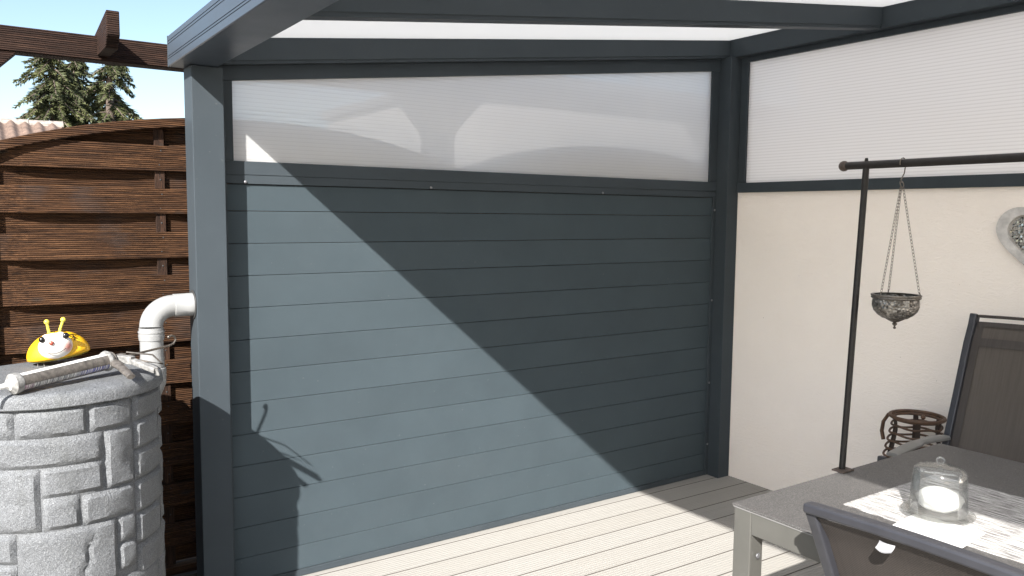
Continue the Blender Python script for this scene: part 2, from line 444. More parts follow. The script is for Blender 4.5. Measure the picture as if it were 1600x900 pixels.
def needle_mat(name, a, b):
    m, nt, n, l, p = nodes_of(name)
    f = add_noise(n, l, tex_coord(n, l), 1.6, 4)
    f2 = add_noise(n, l, tex_coord(n, l), 14, 2)
    c = ramp(n, l, f, [(0.35, a), (0.65, b)])
    c = mixc(n, l, ramp(n, l, f2, [(0.5, 0.0), (0.7, 0.4)]), c, (0.10, 0.085, 0.04))
    l.new(c, p.inputs['Base Color']); p.inputs['Roughness'].default_value = 0.7
    return m
NEEDLE = needle_mat('spruce_needles', (0.028, 0.040, 0.014), (0.092, 0.100, 0.030))
BARK = simple('spruce_bark', (0.10, 0.075, 0.06), 0.9, 0.0, 0.35, 9, 0.8, 30, 0.02)
TILE = simple('weathered_clay_tile', (0.155, 0.105, 0.08), 0.85, 0.0, 0.35, 16, 0.5, 60, 0.004)
RIDGE = simple('pale_lichened_ridge_tile', (0.27, 0.235, 0.205), 0.85, 0.0, 0.4, 18, 0.5, 60, 0.004)
HOUSE_W = simple('pale_render', (0.46, 0.42, 0.385), 0.9, 0.0, 0.05, 3)
HOUSE_TRIM = simple('grey_roof_edge', (0.16, 0.16, 0.165), 0.7)
PANE = simple('dark_window_pane', (0.03, 0.035, 0.04), 0.1)

# ------------------------------------------------------------------ mesh helpers
ORG = {}
class MB:
    def __init__(self):
        self.v = []; self.f = []; self.mi = []
    def add(self, vs, fs, mi=0):
        b = len(self.v)
        self.v += [Vector(p) for p in vs]
        self.f += [tuple(b+i for i in f) for f in fs]
        self.mi += [mi]*len(fs)
        return self
    def box(self, a, b, mi=0):
        x0, y0, z0 = a; x1, y1, z1 = b
        return self.add([(x0,y0,z0),(x1,y0,z0),(x1,y1,z0),(x0,y1,z0),(x0,y0,z1),(x1,y0,z1),(x1,y1,z1),(x0,y1,z1)],
                        [(0,3,2,1),(4,5,6,7),(0,1,5,4),(1,2,6,5),(2,3,7,6),(3,0,4,7)], mi)
    def bar(self, p, q, wd, ht, upv=(0,0,1), mi=0):
        p, q = Vector(p), Vector(q); d = (q-p).normalized(); u = Vector(upv); s = d.cross(u).normalized(); u = s.cross(d).normalized()
        vs = []
        for e in (p, q):
            for a, b in ((-1,-1),(1,-1),(1,1),(-1,1)):
                vs.append(e + s*(a*wd/2) + u*(b*ht/2))
        return self.add(vs, [(3,2,1,0),(4,5,6,7),(0,1,5,4),(1,2,6,5),(2,3,7,6),(3,0,4,7)], mi)
    def prism(self, poly, axis, a, b, mi=0):
        """poly of (p,q) in the other two axes, extruded along axis from a to b"""
        def mk(p, q, t):
            return {'x': (t, p, q), 'y': (p, t, q), 'z': (p, q, t)}[axis]
        k = len(poly)
        vs = [mk(p, q, a) for p, q in poly] + [mk(p, q, b) for p, q in poly]
        fs = [tuple(range(k)), tuple(reversed(range(k, 2*k)))] + [(i, k+i, k+(i+1) % k, (i+1) % k) for i in range(k)]
        return self.add(vs, fs, mi)
    def tube(self, pts, r, seg=10, closed=False, caps=True, mi=0, flat=1.0):
        pts = [Vector(p) for p in pts]; k = len(pts)
        rs = r if isinstance(r, (list, tuple)) else [r]*k
        vs = []; prev = None
        for i, p in enumerate(pts):
            if closed: d = (pts[(i+1) % k]-pts[i-1])
            else: d = (pts[min(i+1, k-1)]-pts[max(i-1, 0)])
            d.normalize()
            if prev is None:
                s = d.cross(Vector((0,0,1)))
                if s.length < 0.05: s = d.cross(Vector((1,0,0)))
            else:
                s = prev - d*prev.dot(d)
            s.normalize(); prev = s.copy(); u = d.cross(s)
            for j in range(seg):
                a = 2*PI*j/seg
                vs.append(p + (s*math.cos(a) + u*math.sin(a)*flat)*rs[i])
        fs = []
        for i in range(k if closed else k-1):
            i2 = (i+1) % k
            for j in range(seg):
                fs.append((i*seg+j, i*seg+(j+1) % seg, i2*seg+(j+1) % seg, i2*seg+j))
        if caps and not closed:
            fs.append(tuple(reversed(range(seg)))); fs.append(tuple(range((k-1)*seg, k*seg)))
        return self.add(vs, fs, mi)
    def lathe(self, prof, c=(0,0,0), seg=32, mi=0, cap=True):
        c = Vector(c); vs = []; k = len(prof)
        for r, z in prof:
            for j in range(seg):
                a = 2*PI*j/seg
                vs.append(c + Vector((r*math.cos(a), r*math.sin(a), z)))
        fs = [(i*seg+j, i*seg+(j+1) % seg, (i+1)*seg+(j+1) % seg, (i+1)*seg+j) for i in range(k-1) for j in range(seg)]
        if cap:
            fs.append(tuple(reversed(range(seg)))); fs.append(tuple(range((k-1)*seg, k*seg)))
        return self.add(vs, fs, mi)
    def ball(self, c, r, seg=16, rings=10, R=None, mi=0):
        c = Vector(c); rr = Vector(r) if hasattr(r, '__len__') else Vector((r, r, r)); vs = []
        for i in range(rings+1):
            t = PI*i/rings
            for j in range(seg):
                a = 2*PI*j/seg
                p = Vector((rr.x*math.sin(t)*math.cos(a), rr.y*math.sin(t)*math.sin(a), rr.z*math.cos(t)))
                if R: p = R @ p
                vs.append(c+p)
        fs = [(i*seg+j, (i+1)*seg+j, (i+1)*seg+(j+1) % seg, i*seg+(j+1) % seg) for i in range(rings) for j in range(seg)]
        return self.add(vs, fs, mi)
    def xf(self, M4):
        self.v = [M4 @ p for p in self.v]
        return self
    def build(self, name, mat, parent=None, bevel=0.0, smooth=False, origin=None, seg=2):
        me = bpy.data.meshes.new(name)
        o = bpy.data.objects.new(name, me)
        if parent is not None:
            og = ORG[parent]
        else:
            og = Vector(origin) if origin else Vector((0, 0, 0))
        me.from_pydata([tuple(p-og) for p in self.v], [], self.f)
        mats = mat if isinstance(mat, list) else [mat]
        for mm in mats: me.materials.append(mm)
        if len(mats) > 1:
            for i, pl in enumerate(me.polygons): pl.material_index = self.mi[i]
        if smooth:
            for pl in me.polygons: pl.use_smooth = True
            try: me.set_sharp_from_angle(angle=math.radians(38))
            except Exception: pass
        me.update()
        COL.objects.link(o)
        if parent is not None:
            o.parent = parent
            ORG[o] = og
        else:
            o.location = og
            ORG[o] = og
        if bevel:
            b = o.modifiers.new('bevel', 'BEVEL'); b.width = bevel; b.segments = seg; b.limit_method = 'ANGLE'; b.angle_limit = math.radians(35)
            b.harden_normals = False
        return o

def tag(o, label=None, cat=None, group=None, kind=None):
    if label: o['label'] = label
    if cat: o['category'] = cat
    if group: o['group'] = group
    if kind: o['kind'] = kind
    return o

def thing(name, loc, label, cat, group=None):
    o = bpy.data.objects.new(name, None)
    o.empty_display_size = 0.1
    o.location = loc
    COL.objects.link(o)
    ORG[o] = Vector(loc)
    return tag(o, label, cat, group)

def inst(src, parent, loc, rotz=0.0, name=None):
    """another object on the same mesh, as a part of parent; src geometry is local"""
    c = src.copy()
    if name: c.name = name
    COL.objects.link(c)
    c.parent = parent
    c.location = loc
    c.rotation_euler = (0, 0, rotz)
    return c

def local_mesh(mb, name, mat, parent, loc, bevel=0.0, smooth=False):
    """like build, but the mesh keeps its own local coordinates and the object carries the place"""
    o = mb.build(name, mat, None, bevel, smooth)
    o.parent = parent
    o.location = Vector(loc) - (ORG[parent] if parent else Vector((0, 0, 0)))
    ORG[o] = Vector(loc)
    return o

# ------------------------------------------------------------------ ground
GAP_SHADE = simple('deck_gap_shade', (0.060, 0.050, 0.042), 0.9)  # dark colour stands in for the shade down in the deck gaps
g = MB().add([(-300,-300,-0.14),(300,-300,-0.14),(300,300,-0.14),(-300,300,-0.14)], [(0,1,2,3)]).build('ground', GROUND_M)
g['kind'] = 'structure'
pv = MB().box((-12.0,-10.0,-0.136),(-4.7,0.10,-0.10)).build('paved_path', PAVING_M); pv['kind'] = 'structure'

# ------------------------------------------------------------------ deck
deck = bpy.data.objects.new('deck', None); COL.objects.link(deck); ORG[deck] = Vector((0,0,0)); deck['kind'] = 'structure'
deck.rotation_euler = (0, 0, -math.radians(0.85))
DP = 0.1535
def deck_profile(wd, grooves=True):
    # cross-section in y (negative direction) and z, top at 0
    pr = [(-0.0070, -0.022), (-0.0070, -0.0008), (-0.0077, 0.0)]
    if grooves:
        k = 8; w0 = 0.006; w1 = wd - 0.004
        for i in range(k):
            a = 0.003 + w0 + (w1-0.003-w0)*(i+0.30)/k; b = 0.003 + w0 + (w1-0.003-w0)*(i+0.70)/k
            pr += [(-a, 0.0), (-a-0.0010, -0.0018), (-b+0.0010, -0.0018), (-b, 0.0)]
    pr += [(-wd-0.0002, 0.0), (-wd-0.001, -0.001), (-wd-0.001, -0.024)]
    return pr
base = MB().prism(deck_profile(DP-0.003), 'x', -3.02, 0.02).build('deck_board', DECK, deck)
first = MB().box((-3.02,-0.0685,-0.024),(0.02,0.30,0.0)).build('deck_board', DECK, deck, 0.002)
base.location = (0, -0.070, 0)
js = MB().box((-3.02,-0.0068,-0.016),(0.02,0.0013,-0.0012)).build('gap_shade_strip', GAP_SHADE, deck)  # dark strips added so the open gaps between boards read as shaded
js.location = (0, -0.070, 0)
for k in range(1, 38):
    for src in (base, js):
        c = src.copy(); COL.objects.link(c); c.parent = deck
        c.location = (0, -0.070 - DP*k, 0)
MB().box((-3.0,-5.9,-0.135),(0.0,0.25,-0.05)).build('deck_subframe', GASKET, deck)

# ------------------------------------------------------------------ plaster wall and canopy geometry
A0, B = 2.4449, 0.12244          # rafter underside: z = A0 + B*x
RH = 0.098                        # rafter depth
YEND = -5.35
def zr(x, off=0.0): return A0 + off + B*x

pw = MB().box((0.0,-7.5,-0.13),(0.22,0.06,1.676)).build('plaster_wall', PLASTER, None, 0.0, origin=(0,0,0))
tag(pw, 'cream rough plastered garden wall below the wide polycarbonate strip', 'wall')

ca = thing('patio_canopy', (-3.0,0,0), 'anthracite aluminium patio roof with gutter beam, rafters and opal roof sheets', 'canopy')
MB().box((-3.006,-0.085,-0.10),(-2.891,0.032,2.072)).build('post', A_DARK, ca, 0.003)
MB().box((-0.094,-0.090,-0.02),(-0.001,0.032,2.436)).build('post', A_DARK, ca, 0.003)
MB().box((-3.006,YEND+0.1,-0.10),(-2.891,YEND+0.217,2.072)).build('post', A_DARK, ca, 0.003)
# gutter beam with shadow grooves in its outer face
gz0, gz1 = 2.074, 2.186
gp = [(-3.060, gz0+0.003), (-3.060, 2.1005), (-3.0575, 2.1012), (-3.0575, 2.1030), (-3.060, 2.1037),
      (-3.060, 2.1095), (-3.0575, 2.1102), (-3.0575, 2.1120), (-3.060, 2.1127),
      (-3.060, 2.1540), (-3.0575, 2.1547), (-3.0575, 2.1565), (-3.060, 2.1572),
      (-3.060, 2.1640), (-3.0575, 2.1647), (-3.0575, 2.1665), (-3.060, 2.1672),
      (-3.060, gz1-0.002), (-3.058, gz1), (-3.045, gz1), (-3.040, gz1-0.004), (-3.040, gz1-0.05), (-2.935, gz1-0.05), (-2.935, gz1-0.008), (-2.900, gz1-0.008), (-2.896, gz1-0.011),
      (-2.896, gz0+0.016), (-2.900, gz0+0.012), (-2.908, gz0+0.012), (-2.910, gz0), (-3.057, gz0)]
MB().prism(gp, 'y', YEND, 0.028).build('gutter_beam', A_SKY_TINT, ca)
MB().box((-3.0615,0.028,gz0-0.001),(-2.894,0.032,gz1+0.001)).build('gutter_end_cap', A_DARK, ca, 0.001)
# ledger on the wall side
MB().box((-0.062,YEND,2.4375),(0.045,0.030,2.560)).build('wall_plate', A_DARK, ca, 0.002)
# rafters
def rafter(y0, y1):
    m = MB()
    xa, xb = -2.897, -0.0625
    pts = []
    for x in (xa, xb):
        z = zr(x)
        pts.append([(x,y0,z+0.014),(x,y0,z+RH),(x,y1,z+RH),(x,y1,z+0.014),(x,y1-0.006,z+0.011),(x,y1-0.006,z),(x,y0+0.006,z),(x,y0+0.006,z+0.011)])
    k = 8
    m.add(pts[0]+pts[1], [tuple(range(k)), tuple(reversed(range(k,2*k)))] + [(i,k+i,k+(i+1)%k,(i+1)%k) for i in range(k)])
    return m.build('rafter', A_DARK, ca, 0.0012)
RY = [(-0.050,0.028)] + [(-0.97-0.925*k, -0.90-0.925*k) for k in range(4)] + [(YEND+0.04, YEND+0.11)]
for a, b in RY: rafter(a, b)
# roof sheets between rafters, resting on them, with cover strips above
for i in range(len(RY)-1):
    ya = RY[i][0]+0.022; yb = RY[i+1][1]-0.022
    m = MB(); t = 0.016
    vs = []
    for x in (-2.945, -0.030):
        z = zr(x, RH+0.001)
        vs += [(x,yb,z),(x,ya,z),(x,ya,z+t),(x,yb,z+t)]
    m.add(vs, [(0,1,2,3),(7,6,5,4),(0,4,5,1),(1,5,6,2),(2,6,7,3),(3,7,4,0)])
    m.build('roof_sheet', OPAL, ca)
for a, b in RY:
    m = MB(); x0, x1 = -2.945, -0.03
    yc = (a+b)/2
    vs = []
    for x in (x0, x1):
        z = zr(x, RH+0.018)
        vs += [(x,yc-0.03,z),(x,yc+0.03,z),(x,yc+0.03,z+0.012),(x,yc-0.03,z+0.012)]
    m.add(vs, [(0,1,2,3),(7,6,5,4),(0,4,5,1),(1,5,6,2),(2,6,7,3),(3,7,4,0)])
    m.build('cover_strip', A_DARK, ca)

# ------------------------------------------------------------------ side screen (boards below, polycarbonate above)
ss = thing('privacy_screen', (-1.5,0.0,0.0), 'anthracite screen wall of horizontal boards with a tapering polycarbonate strip on top', 'privacy screen')
Z12 = 0.1335
BX0, BX1 = -2.868, -0.118
zs = [0.030, Z12] + [Z12+0.128*k for k in range(1, 12)] + [1.647]
def board_mb(h, x0=BX0, x1=BX1):
    ch = 0.0014
    pr = [(0.0, 0.0014), (0.0, h-ch-0.0010), (ch*1.2, h-0.0010), (0.020, h-0.0010), (0.020, 0.0014)]
    # slight hollow so each board catches light on its own
    return MB().prism(pr, 'x', x0, x1)
bsrc = None
for i in range(len(zs)-1):
    h = zs[i+1]-zs[i]
    if 1 <= i <= 11:
        if bsrc is None:
            bsrc = board_mb(0.128).build('board', A_BOARD, None); bsrc.parent = ss; o = bsrc
        else:
            o = bsrc.copy(); COL.objects.link(o); o.parent = ss
    else:
        o = board_mb(h).build('board', A_BOARD, None); o.parent = ss
    o.location = Vector((0,0,zs[i])) - ORG[ss] + Vector((0, random.uniform(-0.0004,0.0004), 0))
MB().box((BX0,-0.007,0.002),(BX1,0.018,0.0295)).build('base_rail', A_DARK, ss, 0.0015)
MB().box((-2.8905,-0.010,0.002),(-2.866,0.019,1.648)).build('side_channel', A_DARK, ss, 0.0015)
MB().box((-0.120,-0.010,0.002),(-0.0945,0.019,1.648)).build('side_channel', A_DARK, ss, 0.0015)
MB().prism([(-0.008,1.6485),(-0.008,1.680),(-0.0055,1.681),(-0.0055,1.683),(-0.008,1.684),(-0.008,1.7355),(0.020,1.7355),(0.020,1.6485)], 'x', -2.8905, -0.0945).build('middle_rail', A_DARK, ss)
# polycarbonate frame
PX0, PX1, PZ = -2.838, -0.1555, 1.736
def ztop(x): return 2.041 + (2.3595-2.041)*(x+2.838)/(2.838-0.152)
def quadbox(p4, y0, y1, name, mat, par, bev=0.0015):
    vs = [(x,y0,z) for x,z in p4] + [(x,y1,z) for x,z in p4]
    return MB().add(vs, [(0,1,2,3),(7,6,5,4),(0,4,5,1),(1,5,6,2),(2,6,7,3),(3,7,4,0)]).build(name, mat, par, bev)
quadbox([(-2.8905,PZ),(PX0,PZ),(PX0,ztop(PX0)),(-2.8905,ztop(-2.8905))], -0.008, 0.020, 'frame_stile', A_DARK, ss)
quadbox([(PX1,PZ),(-0.0945,PZ),(-0.0945,ztop(-0.0945)),(PX1,ztop(PX1))], -0.008, 0.020, 'frame_stile', A_DARK, ss)
quadbox([(-2.8905,ztop(-2.8905)+0.0003),(-0.0945,ztop(-0.0945)+0.0003),(-0.0945,zr(-0.0945)-0.0006),(-2.8905,zr(-2.8905)-0.0006)], -0.012, 0.022, 'top_rail', A_DARK, ss)
quadbox([(PX0-0.01,PZ-0.0005),(PX1+0.01,PZ-0.0005),(PX1+0.01,ztop(PX1+0.01)),(PX0-0.01,ztop(PX0-0.01))], 0.0012, 0.0112, 'polycarbonate_sheet', POLY, ss, 0)
def screw(x, z, y=-0.0085, par=ss):
    MB().tube([(x,y,z),(x,y-0.003,z),(x,y-0.0055,z)], [0.0062,0.006,0.003], 10).build('screw', SCREW, par, smooth=True)
for x, z in ((-2.795,1.6545),(-1.97,1.6545),(-0.958,1.6545)): screw(x, z)
for z in (1.575, 1.05, 0.56, 0.19): screw(-0.107, z, -0.0105)
for z in (1.60, 1.23, 0.52, 0.30): screw(-2.878, z, -0.0105)

# ------------------------------------------------------------------ polycarbonate strip above the plaster wall
ws = thing('wall_top_screen', (0.0,-2.5,1.676), 'long frosted polycarbonate strip framed in anthracite on top of the plastered wall', 'screen')
MB().box((-0.018,YEND,1.6765),(0.030,-0.0905,1.7315)).build('bottom_rail', A_DARK, ws, 0.002)
MB().box((-0.010,YEND,2.4080),(0.030,-0.0905,2.4372)).build('top_rail', A_DARK, ws, 0.0015)
MB().box((-0.010,-0.1405,1.7320),(0.030,-0.0905,2.4076)).build('frame_stile', A_DARK, ws, 0.0015)
MB().box((-0.010,YEND,1.7320),(0.030,YEND+0.05,2.4076)).build('frame_stile', A_DARK, ws, 0.0015)
MB().box((0.004,YEND+0.05,1.7318),(0.014,-0.1405,2.4078)).build('polycarbonate_sheet', POLY_H, ws)
MB().box((-0.004,YEND+0.05,2.390),(0.0035,-0.1405,2.4078)).build('glazing_bead', A_DARK, ws, 0.001) if False else None

# ------------------------------------------------------------------ woven wooden fence
def fence_panel(xc, idx, labels):
    hw = 0.968
    x0, x1 = xc-hw, xc+hw
    par = thing('woven_fence', (xc,0.19,0.0), labels, 'fence', 'woven arched fence panels')
    def arch(x): return 1.912 - 0.155*abs((x-xc)/0.95)**2.15
    AT = 0.036
    # arch rail
    N = 28; vs = []; fs = []
    for i in range(N+1):
        x = x0 - 0.012 + (x1-x0+0.024)*i/N; z = arch(x)
        vs += [(x,0.132,z-AT),(x,0.225,z-AT),(x,0.225,z),(x,0.132,z)]
    for i in range(N):
        a = i*4; b = a+4
        fs += [(a,b,b+1,a+1),(a+1,b+1,b+2,a+2),(a+2,b+2,b+3,a+3),(a+3,b+3,b,a)]
    fs += [(0,1,2,3),(N*4+3,N*4+2,N*4+1,N*4)]
    MB().add(vs, fs).build('arch_rail', W_FENCE, par, 0.004)
    for s, xs in ((0, x0), (1, x1-0.04)):
        MB().box((xs,0.140,0.06),(xs+0.04,0.220,arch(xs+0.02)-AT-0.001)).build('stile', W_POST, par, 0.003)
    MB().box((x0+0.041,0.140,0.06),(x1-0.041,0.220,0.10)).build('bottom_rail', W_FENCE, par, 0.003)
    bats = (xc-0.358, xc+0.358)
    for bxx in bats:
        MB().box((bxx-0.018,0.1695,0.101),(bxx+0.018,0.1860,arch(bxx)-AT-0.001)).build('batten', W_POST, par, 0.002)
    nl = MB(); q_ = 0
    while 1.792-0.1685*q_ > 0.3:
        zc_ = 1.792-0.1685*q_
        for bxx in bats:
            for xo, zo, yy in ((0.004, -0.020, 0.1600), (-0.003, -0.075, 0.1600), (0.002, -0.132, 0.1690)):
                nl.ball((bxx+xo, yy, zc_+zo), (0.0034, 0.0016, 0.0034), 8, 5)
        q_ += 1
    no_ = nl.build('nails', GASKET, par); no_['kind'] = 'stuff'
    def lamella(z0, z1, front):
        N = 16; vs = []; fs = []
        seg = [(x0+0.042, bats[0]), bats, (bats[1], x1-0.042)]
        xs = [x0+0.042 + (x1-x0-0.084)*i/N for i in range(N+1)]
        jit = random.uniform(-0.0, 0.0)
        cols = []
        ph = random.uniform(0, 6)
        for x in xs:
            zt = min(z1 + 0.0025*math.sin(x*3+ph), arch(x)-AT+0.008)
            zb = z0 + 0.003*math.sin(x*2.3+ph*1.7)
            if zt - zb < 0.012: continue
            a, b = next(((a, b) for a, b in seg if a-1e-4 <= x <= b+1e-4), seg[0])
            t = (x-a)/(b-a)
            bow = math.sin(PI*t)**1.0
            if front: y = 0.160 - 0.010*bow
            else: y = 0.1868 + 0.004*bow
            if xs[0]+0.02 > x or x > xs[-1]-0.02: y = 0.175 + (-0.004 if front else 0.004)
            cols.append((x, y+jit, zb, zt))
        if len(cols) < 2: return
        for x, y, zb, zt in cols:
            vs += [(x,y,zb),(x,y+0.009,zb),(x,y+0.009,zt),(x,y,zt)]
        K = len(cols)-1
        for i in range(K):
            a = i*4; b = a+4
            fs += [(a,b,b+1,a+1),(a+1,b+1,b+2,a+2),(a+2,b+2,b+3,a+3),(a+3,b+3,b,a)]
        fs += [(0,1,2,3),(K*4+3,K*4+2,K*4+1,K*4)]
        MB().add(vs, fs).build('slat', W_FENCE, par, 0.0015)
    k = 0
    while True:
        zt = 1.792 - 0.1685*k
        if zt < 0.16: break
        lamella(max(zt-0.097,0.103), zt, True)
        lamella(max(zt-0.178,0.103), zt-0.076, False)
        k += 1
    lamella(1.785, 1.90, False)
    return par
FL = ['leftmost arched fence panel of brown woven slats, mostly beyond the picture edge', 'brown woven slat fence panel with an arched top beside the canopy post',
      'brown woven fence panel seen only as a shape behind the polycarbonate strip']
for i, xc in enumerate((-4.678, -2.715, -0.752)):
    fence_panel(xc, i, FL[i])
for i, (x, lb) in enumerate(((-3.6965, 'square fence post at the left end of the arched panel by the canopy'), (-1.7335, 'square fence post behind the grey board screen'), (0.2300, 'square fence post behind the corner of the plastered wall'))):
    o = MB().box((x-0.0130,0.135,-0.13),(x+0.0130,0.225,1.72)).build('fence_post', W_POST, None, 0.002, origin=None)
    tag(o, lb, 'fence post', 'posts between the fence panels')
sb = MB().box((-5.4,0.10,-0.13),(-2.70,0.128,0.075)).build('edging_board', W_GREY, None, 0.003)
tag(sb, 'weathered grey edging board on the ground in front of the woven fence', 'edging board')

# ------------------------------------------------------------------ pergola behind the fence
pg = thing('pergola', (-2.5,1.0,-0.14), 'dark stained timber pergola with braced posts and cross beams behind the fence', 'pergola')
by0, by1 = 0.95, 1.05
def pbeam(z0, z1, ya, yb, xa=-6.6, xb=1.15):
    m = MB(); vs = []
    dz = 0.000
    for x in (xa, xb):
        s = 0.012*(x+3.0) if x > -3.0 else 0.0
        vs += [(x,ya,z0),(x,yb,z0),(x,yb,z1),(x,ya,z1)]
    return m.add(vs, [(0,1,2,3),(7,6,5,4),(0,4,5,1),(1,5,6,2),(2,6,7,3),(3,7,4,0)])
pbeam(2.222, 2.332, by0, by1).build('beam', W_BEAM, pg, 0.006)
for px in (-6.15, -3.79, -1.375, 1.0):
    for dy in (0.0,):
        MB().box((px-0.078,by0+dy-0.02,-0.139),(px+0.078,by1+dy+0.02,2.2215)).build('post', W_POST, pg, 0.006)
        for s in (-1, 1):
            if dy > 0 and px != -3.79: continue
            q = [(px+s*0.0785,1.865),(px+s*0.0785,2.000),(px+s*0.300,2.2215),(px+s*0.165+s*0.0,2.2215)]
            # brace: band between two parallel 45 degree lines
            q = [(px+s*0.0785,1.998),(px+s*0.301,2.2212),(px+s*0.110,2.2212),(px+s*0.0785,2.189)]
            vs = [(x,by0+dy+0.005,z) for x,z in q] + [(x,by1+dy-0.005,z) for x,z in q]
            MB().add(vs, [(0,1,2,3),(7,6,5,4),(0,4,5,1),(1,5,6,2),(2,6,7,3),(3,7,4,0)]).build('brace', W_BEAM, pg, 0.002)
for cxx in (-5.9, -4.97, -4.05, -3.148, -2.25):
    pr = [(0.70,2.395),(0.70,2.300),(0.745,2.246),(0.9485,2.246),(0.9485,2.3325),(3.60,2.3325),(3.60,2.398)]
    pr = [(0.655,2.390),(0.655,2.287),(0.715,2.240),(0.9485,2.2405),(0.9485,2.3325),(1.02,2.3325),(1.02,2.345)] if cxx > -5 else [(0.655,2.395),(0.655,2.287),(0.715,2.240),(0.9485,2.2405),(0.9485,2.3325),(1.02,2.3325),(1.02,2.345)]
    MB().prism(pr, 'x', cxx-0.026, cxx+0.026).build('cross_beam', W_BEAM, pg, 0.004)

# ------------------------------------------------------------------ spruces far behind
def spruce(x, y, ztop_, R, label, seed, lean=0.0):
    rnd = random.Random(seed)
    t = thing('spruce_tree', (x,y,-0.14), label, 'tree', 'spruces beyond the fence')
    MB().tube([(x,y,-0.14),(x+lean*0.3,y,2.5),(x+lean*0.6,y,5.0),(x+lean,y,ztop_)], [0.20,0.17,0.13,0.05], 10).build('trunk', BARK, t, smooth=True)
    br = MB(); lf = MB()
    z = 1.6
    while z < ztop_:
        u = (z-1.6)/(ztop_-1.6)
        rad = R*(1-u**4.0)*(1.0 if u > 0.2 else 0.9)
        nb = 4 if z > 3.6 else 3
        for b in range(nb):
            a = rnd.uniform(0, 2*PI); L = rad*rnd.choice((0.45,0.7,0.95,1.05,1.15))*rnd.uniform(0.85,1.1)+0.15
            xx = x+lean*u
            p0 = Vector((xx,y,z)); d = Vector((math.cos(a), math.sin(a), 0))
            pts = []
            K = 6
            rise = rnd.uniform(-0.15, 0.30)
            for i in range(K+1):
                s = i/K
                pts.append(p0 + d*(L*s) + Vector((0,0,L*(rise*s - 0.85*s*s + 0.30*s**4))))
            br.tube(pts, [0.03*(1-0.85*i/K)+0.006 for i in range(K+1)], 4)
            nt_ = int(40 + 120*L)
            for q in range(nt_):
                s = rnd.uniform(0.18, 1.0)
                i = min(int(s*K), K-1); f = s*K-i
                c = pts[i].lerp(pts[i+1], f)
                side = d.cross(Vector((0,0,1)))*rnd.choice((-1,1))
                ln = (0.26*(1.15-s)+0.08)*rnd.uniform(0.5,1.2)
                dirv = (side*rnd.uniform(0.1,1.0) + d*rnd.uniform(0.1,0.9) + Vector((0,0,rnd.uniform(-1.1,0.05)))).normalized()
                e = c + dirv*ln
                wv = dirv.cross(Vector((rnd.uniform(-1,1), rnd.uniform(-1,1), rnd.uniform(-1,1)))).normalized()*rnd.uniform(0.010,0.026)
                md = c.lerp(e, 0.45)
                lf.add([c, md+wv, e, md-wv], [(0,1,2,3)])
        z += rnd.uniform(0.08, 0.17) if z > 3.6 else 0.35
    b_ = br.build('branches', BARK, t)
    c_ = lf.build('crown', NEEDLE, t)
    return t
def at(u, v, yy):
    """world point on the plane y = yy seen at photo pixel (u, v): used once to place far things"""
    d = fw + rt2*((u-800)/FPX) - up2*((v-450)/FPX)
    o = Vector((-3.73436,-3.23453,1.53385)); t = (yy-o.y)/d.y
    return o + d*t
p = at(84, 62, 27); spruce(p.x, 27, p.z+0.1, 1.45, 'leftmost spruce, bushy with wide hanging branches, above the fence', 3, -0.1)
p = at(113, 66, 29); spruce(p.x, 29, p.z, 0.85, 'slim middle spruce standing a little farther back', 5)
p = at(167, 68, 27); spruce(p.x, 27, p.z+0.05, 1.2, 'rightmost spruce with gappy crown next to the canopy post', 9, 0.05)

# ------------------------------------------------------------------ tiled shed behind the fence at the left
sh = thing('garden_shed', (-4.6,10.5,-0.14), 'low shed with weathered clay tile roof and pale ridge, peeking over the fence', 'shed')
MB().box((-7.0,8.8,-0.13),(-2.62,12.2,1.95)).build('wall', HOUSE_W, sh)
rz, ry = 2.775, 10.0
MB().prism([(8.3,1.93),(8.3,1.97),(ry,rz-0.055),(12.6,1.7),(12.6,1.66),(ry,rz-0.095)], 'x', -7.15, -2.46).build('roof', HOUSE_TRIM, sh)
# pantiles: one curved tile mesh used many times
tw = 0.165
tm = MB(); vs = []; fs = []; K = 8
for e, (yy, zz) in enumerate(((0,0),(-0.40,-0.188))):
    for i in range(K+1):
        a = i/K
        zc = 0.035*math.sin(PI*min(a/0.62,1.0)) if a < 0.62 else -0.012*math.sin(PI*(a-0.62)/0.38)
        vs.append((a*tw, yy, zz+zc+0.014)); vs.append((a*tw, yy, zz+zc))
for i in range(K):
    a = 2*i; b = 2*(K+1)+2*i
    fs += [(a,a+2,b+2,b),(a+1,b+1,b+3,a+3),(b,b+2,b+3,b+1)]
tm.add(vs, fs)
tsrc = tm.build('roof_tile', TILE, None, smooth=True); tsrc.parent = sh
n_ = 0
for r in range(3):
    for cx_ in range(28):
        o = tsrc if n_ == 0 else tsrc.copy()
        if n_: COL.objects.link(o); o.parent = sh
        n_ += 1
        o.location = Vector((-2.46-tw*(cx_+1), ry-0.02-0.36*r, rz-0.030-0.169*r+random.uniform(0,0.006))) - ORG[sh]
rm = MB()
K = 8; vs = []; fs = []
for xx in (0.0, 0.43):
    for i in range(K+1):
        a = PI*i/K
        rr = 0.085 if xx == 0 else 0.095
        vs.append((xx, -rr*math.cos(a)*1.1, rr*math.sin(a)*0.95)); vs.append((xx, -(rr-0.015)*math.cos(a)*1.1, (rr-0.015)*math.sin(a)*0.95))
for i in range(K):
    a = 2*i; b = 2*(K+1)+2*i
    fs += [(a,b,b+2,a+2),(a+1,a+3,b+3,b+1),(a,a+2,a+3,a+1),(b,b+1,b+3,b+2)]
rm.add(vs, fs)
rs = rm.build('ridge_tile', RIDGE, None); rs.parent = sh
for i in range(11):
    o = rs if i == 0 else rs.copy()
    if i: COL.objects.link(o); o.parent = sh
    o.location = Vector((-2.44-0.425*(i+1), ry, rz-0.060+random.uniform(-0.004,0.004))) - ORG[sh]

